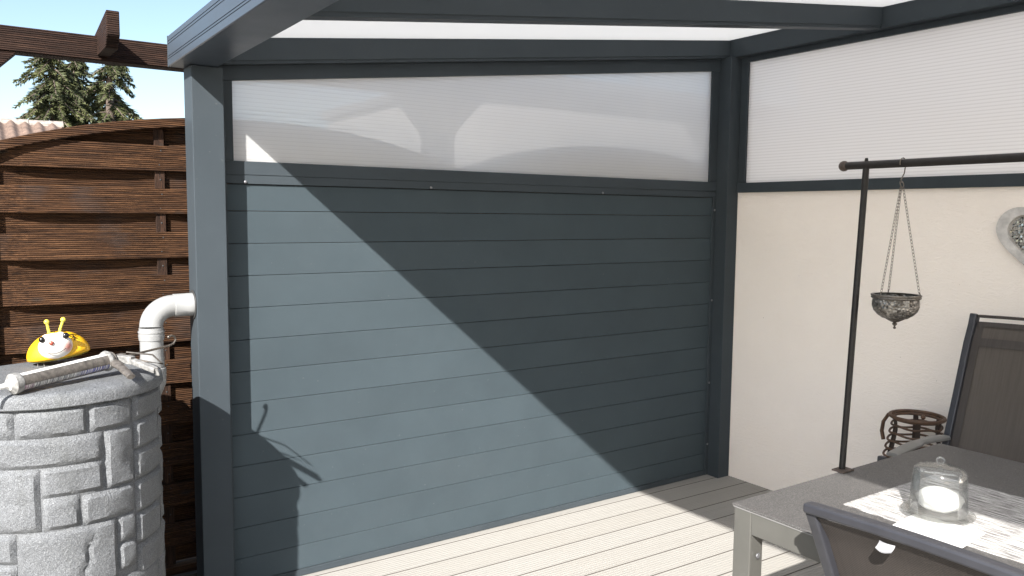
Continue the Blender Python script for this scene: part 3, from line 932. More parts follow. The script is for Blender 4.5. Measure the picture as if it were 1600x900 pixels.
# ------------------------------------------------------------------ neighbour house seen through the sheet
nh = thing('neighbour_house', (8.0,11.0,-0.14), 'pale flat roofed house blurred behind the polycarbonate strip', 'house')
MB().box((3.50,8.0,-0.13),(14.0,15.0,3.72)).build('wall', HOUSE_W, nh)
MB().box((3.38,7.88,3.7205),(14.1,15.1,3.90)).build('roof', HOUSE_TRIM, nh, 0.01)
for xx in (5.4, 8.4):
    f_ = MB().box((xx,7.96,1.2),(xx+1.1,8.02,2.3)).build('window', NOZZLE, nh, 0.01)
    MB().box((xx+0.08,7.95,1.28),(xx+1.02,7.97,2.22)).build('pane', PANE, f_)

ga = thing('bounce_building', (4.0,-4.0,-0.14), 'tall cream building added to bounce sunlight onto the wall strip from behind', 'building')  # block added for its warm bounce onto the back of the wall strip
MB().box((1.85,-11.0,-0.13),(6.0,0.9,4.4)).build('wall', HOUSE_W, ga)
MB().box((1.75,-11.1,4.4005),(6.1,1.0,4.52)).build('roof', HOUSE_TRIM, ga)

# ------------------------------------------------------------------ drain pipe
dp = thing('drain_pipe', (-3.16,-0.05,0.0), 'light grey plastic drain pipe elbowing out of the canopy post down behind the barrel', 'drain pipe')
R_ = 0.0415
hy, hz = -0.028, 1.186
vx, vy = -3.160, -0.045
MB().tube([(-3.0065,hy,hz),(-3.010,hy,hz)], 0.056, 28).build('rosette', GASKET, dp, 0.002, True)
MB().tube([(-3.0103,hy,hz),(-3.030,hy,hz),(-3.031,hy,hz),(-3.076,hy,hz-0.001),(-3.078,hy,hz-0.001)], [0.044,0.044,0.0435,0.0435,0.0415], 32).build('pipe', PIPE, dp, smooth=True)
pts = []
br_ = 0.075
for i in range(13):
    a = (PI/2)*i/12
    pts.append((-3.0785-(abs(vx+3.0785))*math.sin(a), hy+(vy-hy)*i/12, hz-0.001-br_*(1-math.cos(a))))
MB().tube(pts, 0.0405, 32).build('elbow', PIPE, dp, smooth=True)
zt = hz-0.001-br_
MB().tube([(vx,vy,zt-0.0005),(vx,vy,zt-0.012),(vx,vy,zt-0.0121),(vx,vy,zt-0.018),(vx,vy,zt-0.0181),(vx,vy,zt-0.026),(vx,vy,zt-0.0261),(vx,vy,zt-0.046)],
          [0.0425,0.0425,0.046,0.046,0.0435,0.0435,0.0455,0.0435], 32).build('collar', PIPE, dp, smooth=True)
pts = [(vx,vy,zt-0.0465),(vx,vy,zt-0.105),(vx,vy,zt-0.115),(vx,vy,zt-0.150),(vx,vy,zt-0.151),(vx,vy,zt-0.16),(vx-0.001,vy-0.001,zt-0.20),(vx-0.02,vy-0.016,zt-0.235),(vx-0.05,vy-0.04,zt-0.25)]
MB().tube(pts, [0.0405,0.0405,0.042,0.042,0.047,0.0475,0.0475,0.0475,0.0475], 32).build('pipe', PIPE, dp, smooth=True)

# ------------------------------------------------------------------ rain barrel
BC = Vector((-3.50,-0.33,0.0)); BR = 0.298
rb = thing('rain_barrel', (BC.x,BC.y,-0.10), 'round grey stone-look rain barrel with blocks moulded in its side', 'rain barrel')
MB().lathe([(BR-0.01,-0.0999),(BR-0.004,0.2),(BR-0.004,0.974)], BC, 72).build('body', BARREL, rb, smooth=True)
lid = MB()
pr = [(0.0001,1.022),(0.10,1.0222),(0.20,1.0215),(0.285,1.019),(0.300,1.0165),(0.309,1.011),(0.3135,1.003),(0.3145,0.990),(0.3150,0.9775),(0.3120,0.9745),(0.290,0.9742)]
pr = list(reversed(pr))
seg = 96; vs = []
for r, z in pr:
    for j in range(seg):
        a = 2*PI*j/seg
        q = 0.0012*mn.noise(Vector((math.cos(a)*r*22, math.sin(a)*r*22, z*30)))
        vs.append(BC+Vector(((r+q)*math.cos(a), (r+q)*math.sin(a), z+q*1.5)))
fs = [(i*seg+j,(i+1)*seg+j,(i+1)*seg+(j+1)%seg,i*seg+(j+1)%seg) for i in range(len(pr)-1) for j in range(seg)]
fs = [tuple(reversed(f)) for f in fs]
lid.add(vs, fs).build('lid', BARREL, rb, smooth=True)
def stone(t0, t1, z0, z1, seed, depth=0.0115, crack=None):
    g = 0.0015
    arc = math.radians(t1-t0)*BR
    nu = max(6, int(arc/0.012)); nv = max(5, int((z1-z0)/0.012))
    nu = min(nu, 22); nv = min(nv, 16)
    vs = []; fs = []
    for j in range(nv+1):
        for i in range(nu+1):
            su = i/nu; sv = j/nv
            # pull rows of the grid towards the rim so the rounded edge is sharp and even
            eu = su; ev = sv
            du = min(eu, 1-eu)*arc; dv = min(ev, 1-ev)*(z1-z0)
            th = math.radians(t0) + (math.radians(t1)-math.radians(t0))*eu
            z = z0 + (z1-z0)*ev
            P3 = Vector((math.cos(th)*BR, math.sin(th)*BR, z))
            wob = 0.004*mn.noise(P3*18+Vector((seed,0,0)))
            d = min(du, dv)
            lift = 1-math.exp(-max(0.0, d-0.0005+wob*0.5)/0.0030) if d > 0.0005 else 0.0
            h = -0.003 + lift*(depth+0.0042*mn.noise(P3*14+Vector((seed*3.1,2,0))) + 0.0022*mn.noise(P3*42+Vector((seed,7,1))))
            if crack:
                (ua, va), (ub, vb) = crack
                t = max(0, min(1, (ev-va)/(vb-va))) if vb != va else 0
                uc = ua+(ub-ua)*t + 0.02*math.sin(ev*17)
                if min(va, vb)-0.02 <= ev <= max(va, vb)+0.02:
                    h -= 0.010*math.exp(-(((eu-uc)*arc)/0.005)**2)
            th2 = th + (g/BR)*(0.5-su)*1.0
            z2 = z + g*(0.5-sv)
            r = BR + h
            vs.append(BC + Vector((math.cos(th2)*r, math.sin(th2)*r, z2)))
    for j in range(nv):
        for i in range(nu):
            a = j*(nu+1)+i
            fs.append((a, a+1, a+nu+2, a+nu+1))
    return MB().add(vs, fs).build('stone', BARREL, rb, smooth=True)
L = [(-150,-115.5,.888,.972),(-114.5,-79.5,.888,.972),(-78.5,-52.5,.888,.972),(-51.5,-18,.892,.972),
     (-140,-71.5,.801,.887),(-70.5,-52,.706,.886),(-51,-24,.80,.890),(-51,-20,.705,.798),
     (-103.3,-72,.712,.800),(-138,-104,.614,.800),(-103.3,-84.6,.615,.711),(-83.8,-52,.613,.705),(-51,-16,.60,.703),
     (-64.2,-52,.528,.612),(-64.2,-52,.440,.526),(-51,-25,.50,.598),(-51,-20,.40,.498),
     (-142,-117,.523,.612),(-142,-117,.430,.521)]
for k, s_ in enumerate(L): stone(*s_, seed=k*1.7)
stone(-116,-65.2,.425,.612, seed=44.0, crack=((0.60,0.02),(0.74,0.92)))
rr_ = random.Random(4)
zrow = [-0.095,0.0,0.095,0.20,0.31,0.42]
k = 0
for a, b in zip(zrow[:-1], zrow[1:]):
    th = -150
    while th < -16:
        w_ = rr_.uniform(20, 42)
        if th+w_ > -28: w_ = -14-th
        stone(th+0.4, th+w_-0.4, a+0.001, b-0.001, seed=90+k*1.3); k += 1
        th += w_
zrow = [-0.095,0.06,0.20,0.36,0.50,0.62,0.74,0.86,0.972]
for a, b in zip(zrow[:-1], zrow[1:]):
    th = -12 + rr_.uniform(0, 3)
    while th < 206:
        w_ = rr_.uniform(26, 48)
        if th+w_ > 198: w_ = 207-th
        stone(th+0.4, th+w_-0.4, a+0.001, b-0.001, seed=190+k*1.3); k += 1
        th += w_

# ------------------------------------------------------------------ bee ornament
bc = Vector((-3.475,-0.150,1.0885))
yw = math.atan2(-3.08, -0.26)+PI/2      # turn its -y axis to the camera
BM = Matrix.Translation(bc) @ Matrix.Rotation(yw, 4, 'Z') @ Matrix.Rotation(math.radians(-8), 4, 'Y') @ Matrix.Scale(0.92, 4)
bee = bpy.data.objects.new('bee_ornament', None); COL.objects.link(bee); ORG[bee] = Vector((0,0,0)); bee.matrix_world = BM
tag(bee, 'yellow metal bee figure with a smiling white face standing on the barrel lid', 'garden figure')
def dome(sx):
    m = MB(); vs = []; fs = []; U, V = 16, 9
    for j in range(V+1):
        t = (PI/2)*j/V
        for i in range(U+1):
            a = -PI/2 + PI*i/U if sx > 0 else PI/2 + PI*i/U
            x = 0.102*math.cos(a)*math.sin(t); y = 0.070*math.sin(a)*math.sin(t); z = 0.088*math.cos(t)
            vs.append((x+sx*0.0015, y, z-0.042+0.010*(abs(x)/0.1)**2*0))
    for j in range(V):
        for i in range(U):
            a = j*(U+1)+i
            fs.append((a, a+U+1, a+U+2, a+1))
    return m.add(vs, fs)
for sx in (-1, 1):
    wg = dome(sx).build('wing', YEL, bee, smooth=True)
    sm = wg.modifiers.new('thick', 'SOLIDIFY'); sm.thickness = 0.003
st = MB()
for k in range(3):
    a = PI*k/3+0.3
    cc = Vector((0.060,-0.038,0.022))
    nrm = Vector((0.060/0.102**2,-0.038/0.070**2,0.064/0.088**2)).normalized()
    t1 = nrm.cross(Vector((0,0,1))).normalized(); t2 = nrm.cross(t1)
    e = (t1*math.cos(a)+t2*math.sin(a))*0.015
    # sit on the shell
    q = Vector((cc.x, cc.y, cc.z)); s_ = 1/math.sqrt((q.x/0.102)**2+(q.y/0.070)**2+((q.z+0.042)/0.088)**2)
    q = Vector((q.x*s_, q.y*s_, (q.z+0.042)*s_-0.042)) + nrm*0.003
    st.tube([q-e, q+nrm*0.001, q+e], 0.0012, 5)
st.build('star_mark', BLACK_GLOSS, bee)
MB().lathe([(0.0001,-0.052),(0.085,-0.048),(0.090,-0.044),(0.085,-0.041),(0.0001,-0.041)], (0,0,0), 28).xf(Matrix.Diagonal((1.1,0.75,1,1))).build('belly_plate', OLIVE, bee, smooth=True)
fc = MB().ball((0,0,0), (0.055,0.036,0.050), 24, 16).xf(Matrix.Translation((-0.004,-0.056,0.001)) @ Matrix.Rotation(math.radians(14), 4, 'X'))
fo = fc.build('face', FACE, bee, smooth=True)
MB().ball((-0.014,-0.093,0.020), 0.0085, 12, 8).build('nose', RED_GLOSS, bee, smooth=True)
for sx in (-1, 1):
    MB().ball((sx*0.024-0.004,-0.073,0.038), (0.016,0.013,0.013), 14, 10, Matrix.Rotation(sx*0.5, 3, 'Y')).build('eyelid', FACE, bee, smooth=True)
    MB().ball((sx*0.037-0.003,-0.080,0.036), (0.0115,0.010,0.0115), 12, 8).build('eye', BLACK_GLOSS, bee, smooth=True)
sm_ = []
for i in range(11):
    t = -1+2*i/10
    x = 0.030*t-0.002; z = -0.010-0.0085*(1-t*t)+0.003*t
    xx, zz = (x+0.004)/0.0550, (z-0.001)/0.050
    y = -0.056-0.036*math.sqrt(max(0,1-xx*xx-zz*zz))+0.4*(0)-0.0035 - 0.0*z
    sm_.append((x, y+0.23*z*-0.0, z))
MB().tube(sm_, 0.0011, 5).build('smile', BLACK_GLOSS, bee)
a1 = MB().tube([(-0.016,-0.055,0.040),(-0.0155,-0.055,0.062),(-0.016,-0.055,0.088)], [0.0058,0.0052,0.0048], 10).ball((-0.016,-0.055,0.093), 0.0092, 12, 8); a1.build('antenna', YEL_PALE, bee, smooth=True)
a2 = MB().tube([(0.014,-0.055,0.040),(0.022,-0.055,0.062),(0.034,-0.055,0.086)], [0.0058,0.0052,0.0048], 10).ball((0.036,-0.055,0.091), 0.0092, 12, 8); a2.build('antenna', YEL_PALE, bee, smooth=True)
for sx, lx in ((-1,-0.060),(-1,-0.040),(1,0.030),(1,0.052),(-1,-0.002),(1,0.012)):
    yy = -0.030 if abs(lx) > 0.02 else 0.02
    zf = -0.0725 + 0.1396*lx*-0.0
    # foot height follows the 8 degree tilt of the figure
    zf = -0.072 + math.tan(math.radians(-8))*(lx*1.1)*-1.0
    MB().tube([(lx,yy,-0.044),(lx-0.010,yy-0.004,-0.052),(lx-0.012,yy-0.008,-0.062),(lx-0.002,yy-0.016,zf+0.001),(lx+0.006,yy-0.018,zf)], 0.0013, 6).build('leg', GUN_METAL, bee, smooth=True)

# ------------------------------------------------------------------ caulking gun lying on the lid
g0 = Vector((-3.62,-0.60,1.0505)); g1 = Vector((-3.152,-0.34,1.084))
gd = (g1-g0).normalized()
gs = gd.cross(Vector((0,0,1))).normalized()     # towards the viewer's right-front
gu = gs.cross(gd).normalized()
GM = Matrix((gd, -gs, gu)).transposed().to_4x4(); GM.translation = g0
gun = bpy.data.objects.new('caulking_gun', None); COL.objects.link(gun); gun.matrix_world = GM; ORG[gun] = Vector((0,0,0))
tag(gun, 'grubby metal caulking gun holding a white sealant cartridge, lying on the barrel lid', 'caulking gun')
MB().tube([(-0.115,0.0,-0.003),(-0.06,0,-0.002),(-0.022,0,0),(-0.018,0,0)], [0.0035,0.0055,0.0085,0.016], 16).build('nozzle', NOZZLE, gun, smooth=True)
MB().tube([(-0.0175,0,0),(-0.010,0,0),(-0.008,0,0),(0.004,0,0),(0.012,0,0)], [0.017,0.026,0.0295,0.0300,0.0285], 28).build('front_cap', GUN_WHITE, gun, smooth=True)
MB().tube([(0.0125,0,0),(0.285,0,0)], 0.0245, 32).build('cartridge', CARTRIDGE, gun, smooth=True)
def shell(a0, a1, x0, x1, r, th, K=10):
    m = MB(); vs = []; fs = []
    for x in (x0, x1):
        for i in range(K+1):
            a = math.radians(a0+(a1-a0)*i/K)
            for rr in (r, r+th): vs.append((x, rr*math.cos(a), rr*math.sin(a)))
    for i in range(K):
        a = 2*i; b = 2*(K+1)+2*i
        fs += [(a,a+2,b+2,b),(a+1,b+1,b+3,a+3),(a,a+1,a+3,a+2),(b,b+2,b+3,b+1)]
    fs += [(0,2*(K+1),2*(K+1)+1,1),(2*K,2*K+1,4*K+3,4*K+2)]
    return m.add(vs, fs)
for a0_, a1_ in ((128, 192), (-12, 52), (238, 302)):
    shell(a0_, a1_, 0.0125, 0.288, 0.0252, 0.0020).build('cradle_strip', GUN_METAL, gun, smooth=True)
MB().tube([(0.282,0,0),(0.290,0,0),(0.2905,0,0),(0.298,0,0)], [0.0300,0.0325,0.0325,0.029], 28).build('collar_ring', GUN_WHITE, gun, smooth=True)
MB().tube([(0.2985,0,0),(0.308,0,0),(0.318,0,0)], [0.024,0.026,0.012], 20).build('rear_plate', GUN_METAL, gun, smooth=True)
MB().box((0.318,-0.016,-0.014),(0.352,0.010,0.013)).build('mechanism_block', GUN_METAL, gun, 0.004)
MB().tube([(0.353,0,0.0),(0.50,0,0.0),(0.528,0,0.0),(0.546,0,0.004),(0.556,0,0.015),(0.552,0,0.027),(0.540,0,0.033),(0.530,0.0,0.030)], [0.0038]*7+[0.0045], 10).ball((0.529,0,0.030), 0.0056, 10, 8).build('push_rod', CHAIN, gun, smooth=True)
GI = GM.inverted()
def gl_(p): return GI @ Vector(p)
hb = gl_((-3.335,-0.450,1.072)); he = gl_((-3.250,-0.597,1.053))
hm = hb.lerp(he, 0.35)+Vector((0.010,0,0.004))
hn = MB(); hn.bar(hb, hm, 0.020, 0.024).bar(hm, he, 0.018, 0.010).bar(hm+Vector((0.008,0,-0.004)), he+Vector((0.008,0,-0.004)), 0.003, 0.014).bar(hm-Vector((0.008,0,0.004)), he-Vector((0.008,0,0.004)), 0.003, 0.014)
hn.bar(he, he+Vector((0.004,0.0,-0.020)), 0.018, 0.004)
hn.build('handle', GUN_WHITE, gun, 0.0015)
tb = gl_((-3.350,-0.455,1.066)); te = gl_((-3.322,-0.612,1.040)); tmid = tb.lerp(te, 0.5)+Vector((-0.004,0,0.008))
MB().tube([tb, tb.lerp(tmid,0.5), tmid, te], [0.013,0.017,0.014,0.012], 10, flat=0.7).build('trigger', GUN_METAL, gun, smooth=True)
tl_ = gl_((-3.300,-0.40,1.082)); t2_ = gl_((-3.235,-0.47,1.078)); t3_ = gl_((-3.222,-0.55,1.060)); t4_ = gl_((-3.255,-0.50,1.062))
MB().tube([tl_, t2_, t3_, t4_, gl_((-3.30,-0.46,1.070))], 0.0028, 7).build('release_wire', CHAIN, gun, smooth=True)

# ------------------------------------------------------------------ table
TX0, TX1, TY0, TY1, TZ = -2.000, -0.915, -3.62, -1.790, 0.750
tb_ = thing('dining_table', (-1.46,-2.7,0.0), 'long grey garden table with speckled top and satin metal legs', 'table')
MB().box((TX0,TY0,TZ-0.0075),(TX1,TY1,TZ)).build('tabletop', TABLETOP, tb_, 0.002)
MB().box((TX0+0.002,TY0+0.002,TZ-0.0105),(TX1-0.002,TY1-0.002,TZ-0.0078)).build('edge_trim', EDGE_WHITE, tb_)
LW = 0.058
for lx in (TX0+0.004, TX1-0.004-LW):
    for ly in (TY1-0.004-LW, TY0+0.004):
        m = MB().box((lx,ly,0.004),(lx+LW*0.92,ly+LW,TZ-0.0107))
        m.build('leg', TABLE_METAL, tb_, 0.003)
for lx in (TX0+0.0055, TX1-0.0055-0.025):
    MB().box((lx,TY0+0.004+LW+0.0006,TZ-0.073),(lx+0.025,TY1-0.0046-LW,TZ-0.0108)).build('side_rail', TABLE_METAL, tb_, 0.002)
for ly in (TY1-0.0055-0.025, TY0+0.0055):
    MB().box((TX0+0.0046+LW*0.92,ly,TZ-0.073),(TX1-0.0046-LW*0.92,ly+0.025,TZ-0.0108)).build('end_rail', TABLE_METAL, tb_, 0.002)
MB().tube([(TX0+0.030,TY1-0.0665,0.615),(TX0+0.030,TY1-0.071,0.615)], 0.008, 6).build('bolt', SCREW, tb_, 0.001)

# runner, napkin, plate, bell, cloth
def sheet(x0, x1, y0, y1, z, th, nx, ny, amp, seed, rot=0.0):
    m = MB(); vs = []; fs = []
    for j in range(ny+1):
        for i in range(nx+1):
            x = x0+(x1-x0)*i/nx; y = y0+(y1-y0)*j/ny
            h = amp*max(0, mn.noise(Vector((x*7+seed, y*5, 0))))
            vs.append((x,y,z+th+h))
    for j in range(ny):
        for i in range(nx):
            a = j*(nx+1)+i; fs.append((a,a+1,a+nx+2,a+nx+1))
    m.add(vs, fs)
    # underside and rim
    b = len(m.v)
    top = list(m.v)
    m.add([(v.x,v.y,z+0.0004) for v in top], [tuple(reversed(f)) for f in fs])
    rim = [i for i in range(nx+1)] + [j*(nx+1)+nx for j in range(1,ny+1)] + [ny*(nx+1)+i for i in range(nx-1,-1,-1)] + [j*(nx+1) for j in range(ny-1,0,-1)]
    for q in range(len(rim)):
        a, c = rim[q], rim[(q+1)%len(rim)]
        m.f.append((c, a, a+b, c+b)); m.mi.append(0)
    return m
ru = sheet(-1.758, -1.282, -3.42, -1.970, TZ, 0.0022, 14, 36, 0.0025, 3).build('table_runner', RUNNER, None, origin=(-1.52,-2.7,TZ))
tag(ru, 'woven white and grey streaked runner lying along the middle of the garden table', 'table runner')
nk = sheet(-0.092, 0.092, -0.086, 0.086, 0.0, 0.0012, 6, 6, 0.0012, 9)
nk.xf(Matrix.Translation((-1.752,-2.218,TZ+0.0052)) @ Matrix.Rotation(math.radians(5.5), 4, 'Z'))
nko = nk.build('paper_napkin', PAPER, None, origin=(-1.752,-2.218,TZ)); tag(nko, 'square white paper napkin under the glass plate, jutting past the runner', 'napkin')
pc = Vector((-1.630,-2.162,TZ+0.008))
plate = MB().lathe([(0.0001,0.0),(0.055,0.0),(0.062,0.002),(0.082,0.0045),(0.0885,0.0065),(0.0890,0.0080),(0.0875,0.0090),(0.080,0.0070),(0.060,0.0042),(0.0001,0.0040)], pc, 64).build('glass_plate', GLASS, None, smooth=True, origin=pc)
tag(plate, 'clear round glass plate with a low rim under the glass bell', 'plate')
cl = thing('glass_bell', pc+Vector((0,0,0.0095)), 'clear glass bell cover with a round knob standing on the glass plate', 'cloche')
cc = pc+Vector((0,0,0.0095))
CH = 0.022
out = [(0.0700,0.0),(0.0695,0.012),(0.0680,0.045),(0.0655,0.078+CH),(0.0625,0.0885+CH),(0.0560,0.0945+CH),(0.0420,0.0980+CH),(0.020,0.1000+CH),(0.0001,0.1005+CH)]
inn = [(0.0001,0.0984+CH),(0.020,0.0979+CH),(0.0415,0.0959+CH),(0.0548,0.0925+CH),(0.0608,0.0873+CH),(0.0636,0.077+CH),(0.0661,0.045),(0.0675,0.012),(0.0680,0.0)]
MB().lathe(out+inn, cc, 64, cap=False).build('cover', GLASS, cl, smooth=True)
MB().lathe([(0.0045,0.1008+CH),(0.0045,0.104+CH),(0.0090,0.1075+CH),(0.0118,0.114+CH),(0.0095,0.1200+CH),(0.0045,0.1232+CH),(0.0001,0.124+CH)], cc, 24).build('knob', GLASS, cl, smooth=True)
lm = MB(); vs = []; fs = []; U, V = 36, 20
for j in range(V+1):
    t = PI*j/V
    for i in range(U):
        a = 2*PI*i/U
        d = Vector((math.sin(t)*math.cos(a), math.sin(t)*math.sin(a), math.cos(t)))
        r = 1+0.10*mn.noise(d*1.8+Vector((4,1,2)))+0.03*mn.noise(d*5)
        p_ = Vector((0.056*d.x*r, 0.056*d.y*r, max(-0.0295, 0.031*d.z*r)))
        vs.append(cc+Vector((0.004,-0.001,0.0300))+p_)
for j in range(V):
    for i in range(U): fs.append((j*U+i,(j+1)*U+i,(j+1)*U+(i+1)%U,j*U+(i+1)%U))
lo = lm.add(vs, fs).build('cloth_bundle', WHITE_CLOTH, None, smooth=True, origin=cc)
tag(lo, 'white rounded bundle glaring in the sun under the glass bell', 'cloth')

# ------------------------------------------------------------------ hanging rack on the table
RX, RYb = -1.487, -1.787
rk = thing('hanging_rack', (RX,RYb,TZ), 'dark iron table rack, thin upright on the table edge with long horizontal rod', 'rack')
def rack_upright(y):
    top = Vector((-1.435,y,1.718))
    MB().tube([(RX,y,TZ+0.006),(-1.435,y,1.69),top], [0.0096,0.0096,0.0042], 14).build('upright', BLACK_IRON, rk, smooth=True)
    MB().box((RX-0.029,y-0.024,TZ+0.0003),(RX+0.029,y+0.018,TZ+0.0060)).build('foot_plate', RUST, rk, 0.002)
rack_upright(RYb); rack_upright(-3.60)
MB().tube([(-1.435,-1.720,1.697),(-1.435,-3.67,1.697)], 0.0122, 16).build('rod', BLACK_IRON, rk, smooth=True)
for y in (-1.712, -3.678):
    MB().ball((-1.435,y,1.697), 0.0165, 14, 10).build('end_ball', RUST, rk, smooth=True)

# ------------------------------------------------------------------ hanging lantern bowl
HX, HY = -1.435, -1.9035
hl = thing('hanging_lantern', (HX,HY,1.697), 'silver embossed glass bowl lantern hanging on thin chains from the rack rod', 'lantern')
# S hook
pts = []
for i in range(11):
    a = math.radians(200-220*i/10); pts.append((HX+0.0155*math.cos(a), HY, 1.697+0.0155*math.sin(a)))
pts += [(HX+0.010,HY,1.668),(HX,HY,1.656),(HX-0.007,HY,1.648),(HX-0.004,HY,1.641),(HX+0.005,HY,1.642)]
MB().tube(pts, 0.0017, 7).build('hook', CHAIN, hl, smooth=True)
ring = [(HX+0.009*math.cos(2*PI*i/16), HY+0.009*math.sin(2*PI*i/16)*0.3, 1.636+0.009*math.sin(2*PI*i/16)) for i in range(16)]
MB().tube(ring, 0.0016, 6, closed=True).build('ring', CHAIN, hl, smooth=True)
def chain(p, q, name='chain'):
    p, q = Vector(p), Vector(q); Lc = (q-p).length; K = int(Lc/0.0098); d = (q-p)/Lc
    s = d.cross(Vector((0.3,1,0.1))).normalized(); t = d.cross(s)
    m = MB()
    for i in range(K):
        c = p+d*(Lc*(i+0.5)/K); sd = s if i % 2 else t
        m.tube([c + d*(0.0066*math.cos(2*PI*j/8)) + sd*(0.0034*math.sin(2*PI*j/8)) for j in range(8)], 0.00085, 4, closed=True)
    return m.build(name, CHAIN, hl)
RZ = 1.306; RR = 0.0655
for k in range(3):
    a = math.radians(50+120*k)
    e = (HX+0.062*math.cos(a), HY+0.062*math.sin(a), RZ+0.012)
    chain((HX+0.004*math.cos(a),HY+0.004*math.sin(a),1.627), e)
    MB().tube([(e[0],e[1],e[2]+0.002),(HX+0.0665*math.cos(a),HY+0.0665*math.sin(a),RZ+0.002),(HX+0.0685*math.cos(a),HY+0.0685*math.sin(a),RZ-0.006)], 0.0018, 6).build('loop', CHAIN, hl, smooth=True)
MB().lathe([(0.060,0.004),(0.0695,0.004),(0.0700,0.001),(0.0680,-0.002),(0.0692,-0.006),(0.0660,-0.0085),(0.060,-0.0085)], (HX,HY,RZ), 48, cap=False).build('rim_band', CHAIN, hl, smooth=True)
MB().lathe([(0.0625,0.0),(0.0630,-0.0088),(0.0655,-0.018),(0.0655,-0.030),(0.0605,-0.045),(0.050,-0.057),(0.036,-0.0665),(0.034,-0.066),(0.047,-0.0555),(0.058,-0.044),(0.063,-0.030),(0.060,-0.0088)], (HX,HY,RZ), 48, cap=False).build('bowl', BOWL, hl, smooth=True)
MB().lathe([(0.0001,-0.100),(0.003,-0.099),(0.0045,-0.0955),(0.002,-0.092),(0.0035,-0.089),(0.0062,-0.087),(0.0075,-0.0835),(0.004,-0.080),(0.012,-0.0775),(0.024,-0.071),(0.0375,-0.063),(0.0395,-0.060),(0.0360,-0.0605),(0.0001,-0.070)], (HX,HY,RZ), 36).build('finial', CHAIN, hl, smooth=True)

# ------------------------------------------------------------------ mosaic heart on the wall
HC = Vector((-0.001,-1.700,1.455))
ht = thing('mosaic_heart', HC, 'whitewashed wooden heart filled with mirror mosaic hanging on the plaster wall', 'wall decoration')
def heart_pt(t, s=1.0):
    x = 16*math.sin(t)**3; z = 13*math.cos(t)-5*math.cos(2*t)-2*math.cos(3*t)-math.cos(4*t)
    return (x*0.01125*s, z*0.0112*s)
N = 72
outer = [heart_pt(2*PI*i/N) for i in range(N)]
def offset(poly, d):
    k = len(poly); r = []
    for i in range(k):
        a = Vector(poly[i-1]); b = Vector(poly[(i+1)%k]); t = (b-a).normalized(); nn = Vector((-t.y, t.x))
        r.append(Vector(poly[i]) - nn*d*-1)
    return r
inner = [(x*0.74, (z-0.0)*0.74+0.003) for x, z in outer]
m = MB(); vs = []; fs = []
for (x, z), (xi, zi) in zip(outer, inner):
    vs += [(HC.x,HC.y+x,HC.z+z),(HC.x-0.020,HC.y+x,HC.z+z),(HC.x-0.020,HC.y+xi,HC.z+zi),(HC.x-0.009,HC.y+xi,HC.z+zi)]
for i in range(N):
    a = 4*i; b = 4*((i+1)%N)
    fs += [(a,b,b+1,a+1),(a+1,b+1,b+2,a+2),(a+2,b+2,b+3,a+3)]
m.add(vs, fs).build('frame', HEART_FRAME, ht, 0.003)
m = MB(); vs = [(HC.x-0.0088,HC.y+xi*1.01,HC.z+zi*1.0) for xi, zi in inner]
m.add(vs, [tuple(range(N))]).build('backing', GROUT, ht)
def inside(x, z, poly):
    c = False; k = len(poly)
    for i in range(k):
        x1, z1 = poly[i]; x2, z2 = poly[i-1]
        if (z1 > z) != (z2 > z) and x < (x2-x1)*(z-z1)/(z2-z1)+x1: c = not c
    return c
m = MB(); rm_ = random.Random(8); pin = [(x*0.93, z*0.93) for x, z in inner]
cnt = 0
for i in range(-16, 17):
    for j in range(-16, 17):
        x = i*0.0088+rm_.uniform(-0.002,0.002); z = j*0.0088+rm_.uniform(-0.002,0.002)
        if not inside(x, z, pin): continue
        a0 = rm_.uniform(0, PI); k = 4
        q = []
        ti, tj = rm_.uniform(-0.12,0.12), rm_.uniform(-0.12,0.12)
        for u in range(k):
            a = a0+2*PI*u/k+rm_.uniform(-0.25,0.25); r = rm_.uniform(0.0036,0.0058)*(1.35 if u % 2 else 0.8)
            q.append((r*math.cos(a), r*math.sin(a)))
        mi = rm_.choices((0,1,2,3), (4,4,1.3,3))[0]
        base_ = [(HC.x-0.0090,HC.y+x+a,HC.z+z+b) for a, b in q]; top = [(HC.x-0.0115+a*ti+b*tj,HC.y+x+a*0.95,HC.z+z+b*0.95) for a, b in q]
        m.add(base_+top, [(4,5,6,7),(7,6,5,4)][1:]+[(0,1,5,4),(1,2,6,5),(2,3,7,6),(3,0,4,7)], mi)
        cnt += 1
mo = m.build('mosaic_chips', MOSAIC, ht); mo['kind'] = 'stuff'

# ------------------------------------------------------------------ rattan lantern by the wall
LC = Vector((-0.165,-1.298,0.0))
rl = thing('rattan_lantern', LC, 'open brown rattan floor lantern by the plaster wall behind the table', 'lantern')
def ringpts(r, z, K=40, wob=0.0): return [(LC.x+r*math.cos(2*PI*i/K), LC.y+r*math.sin(2*PI*i/K), z+wob*math.sin(5*2*PI*i/K)) for i in range(K)]
MB().tube(ringpts(0.112,0.638), 0.0085, 8, closed=True).build('top_ring', RATTAN, rl, smooth=True)
MB().tube(ringpts(0.100,0.628), 0.0065, 8, closed=True).build('top_ring', RATTAN, rl, smooth=True)
zz = 0.598; rr = 0.104
while zz > 0.03:
    MB().tube(ringpts(rr, zz, 40, 0.003), 0.0052, 6, closed=True).build('hoop', RATTAN, rl, smooth=True)
    zz -= 0.036; rr = min(0.150, rr+0.0068)
for k in range(6):
    a = 2*PI*k/6+0.55
    c_, s_ = math.cos(a), math.sin(a)
    MB().tube([(LC.x+r*c_,LC.y+r*s_,z) for r, z in ((0.104,0.635),(0.098,0.58),(0.108,0.52),(0.128,0.42),(0.142,0.30),(0.142,0.10),(0.140,0.01))], 0.011, 6, flat=0.5).build('stake', RATTAN_DARK, rl, smooth=True)
a = math.radians(62)
ux, uy = 0.0, 1.0
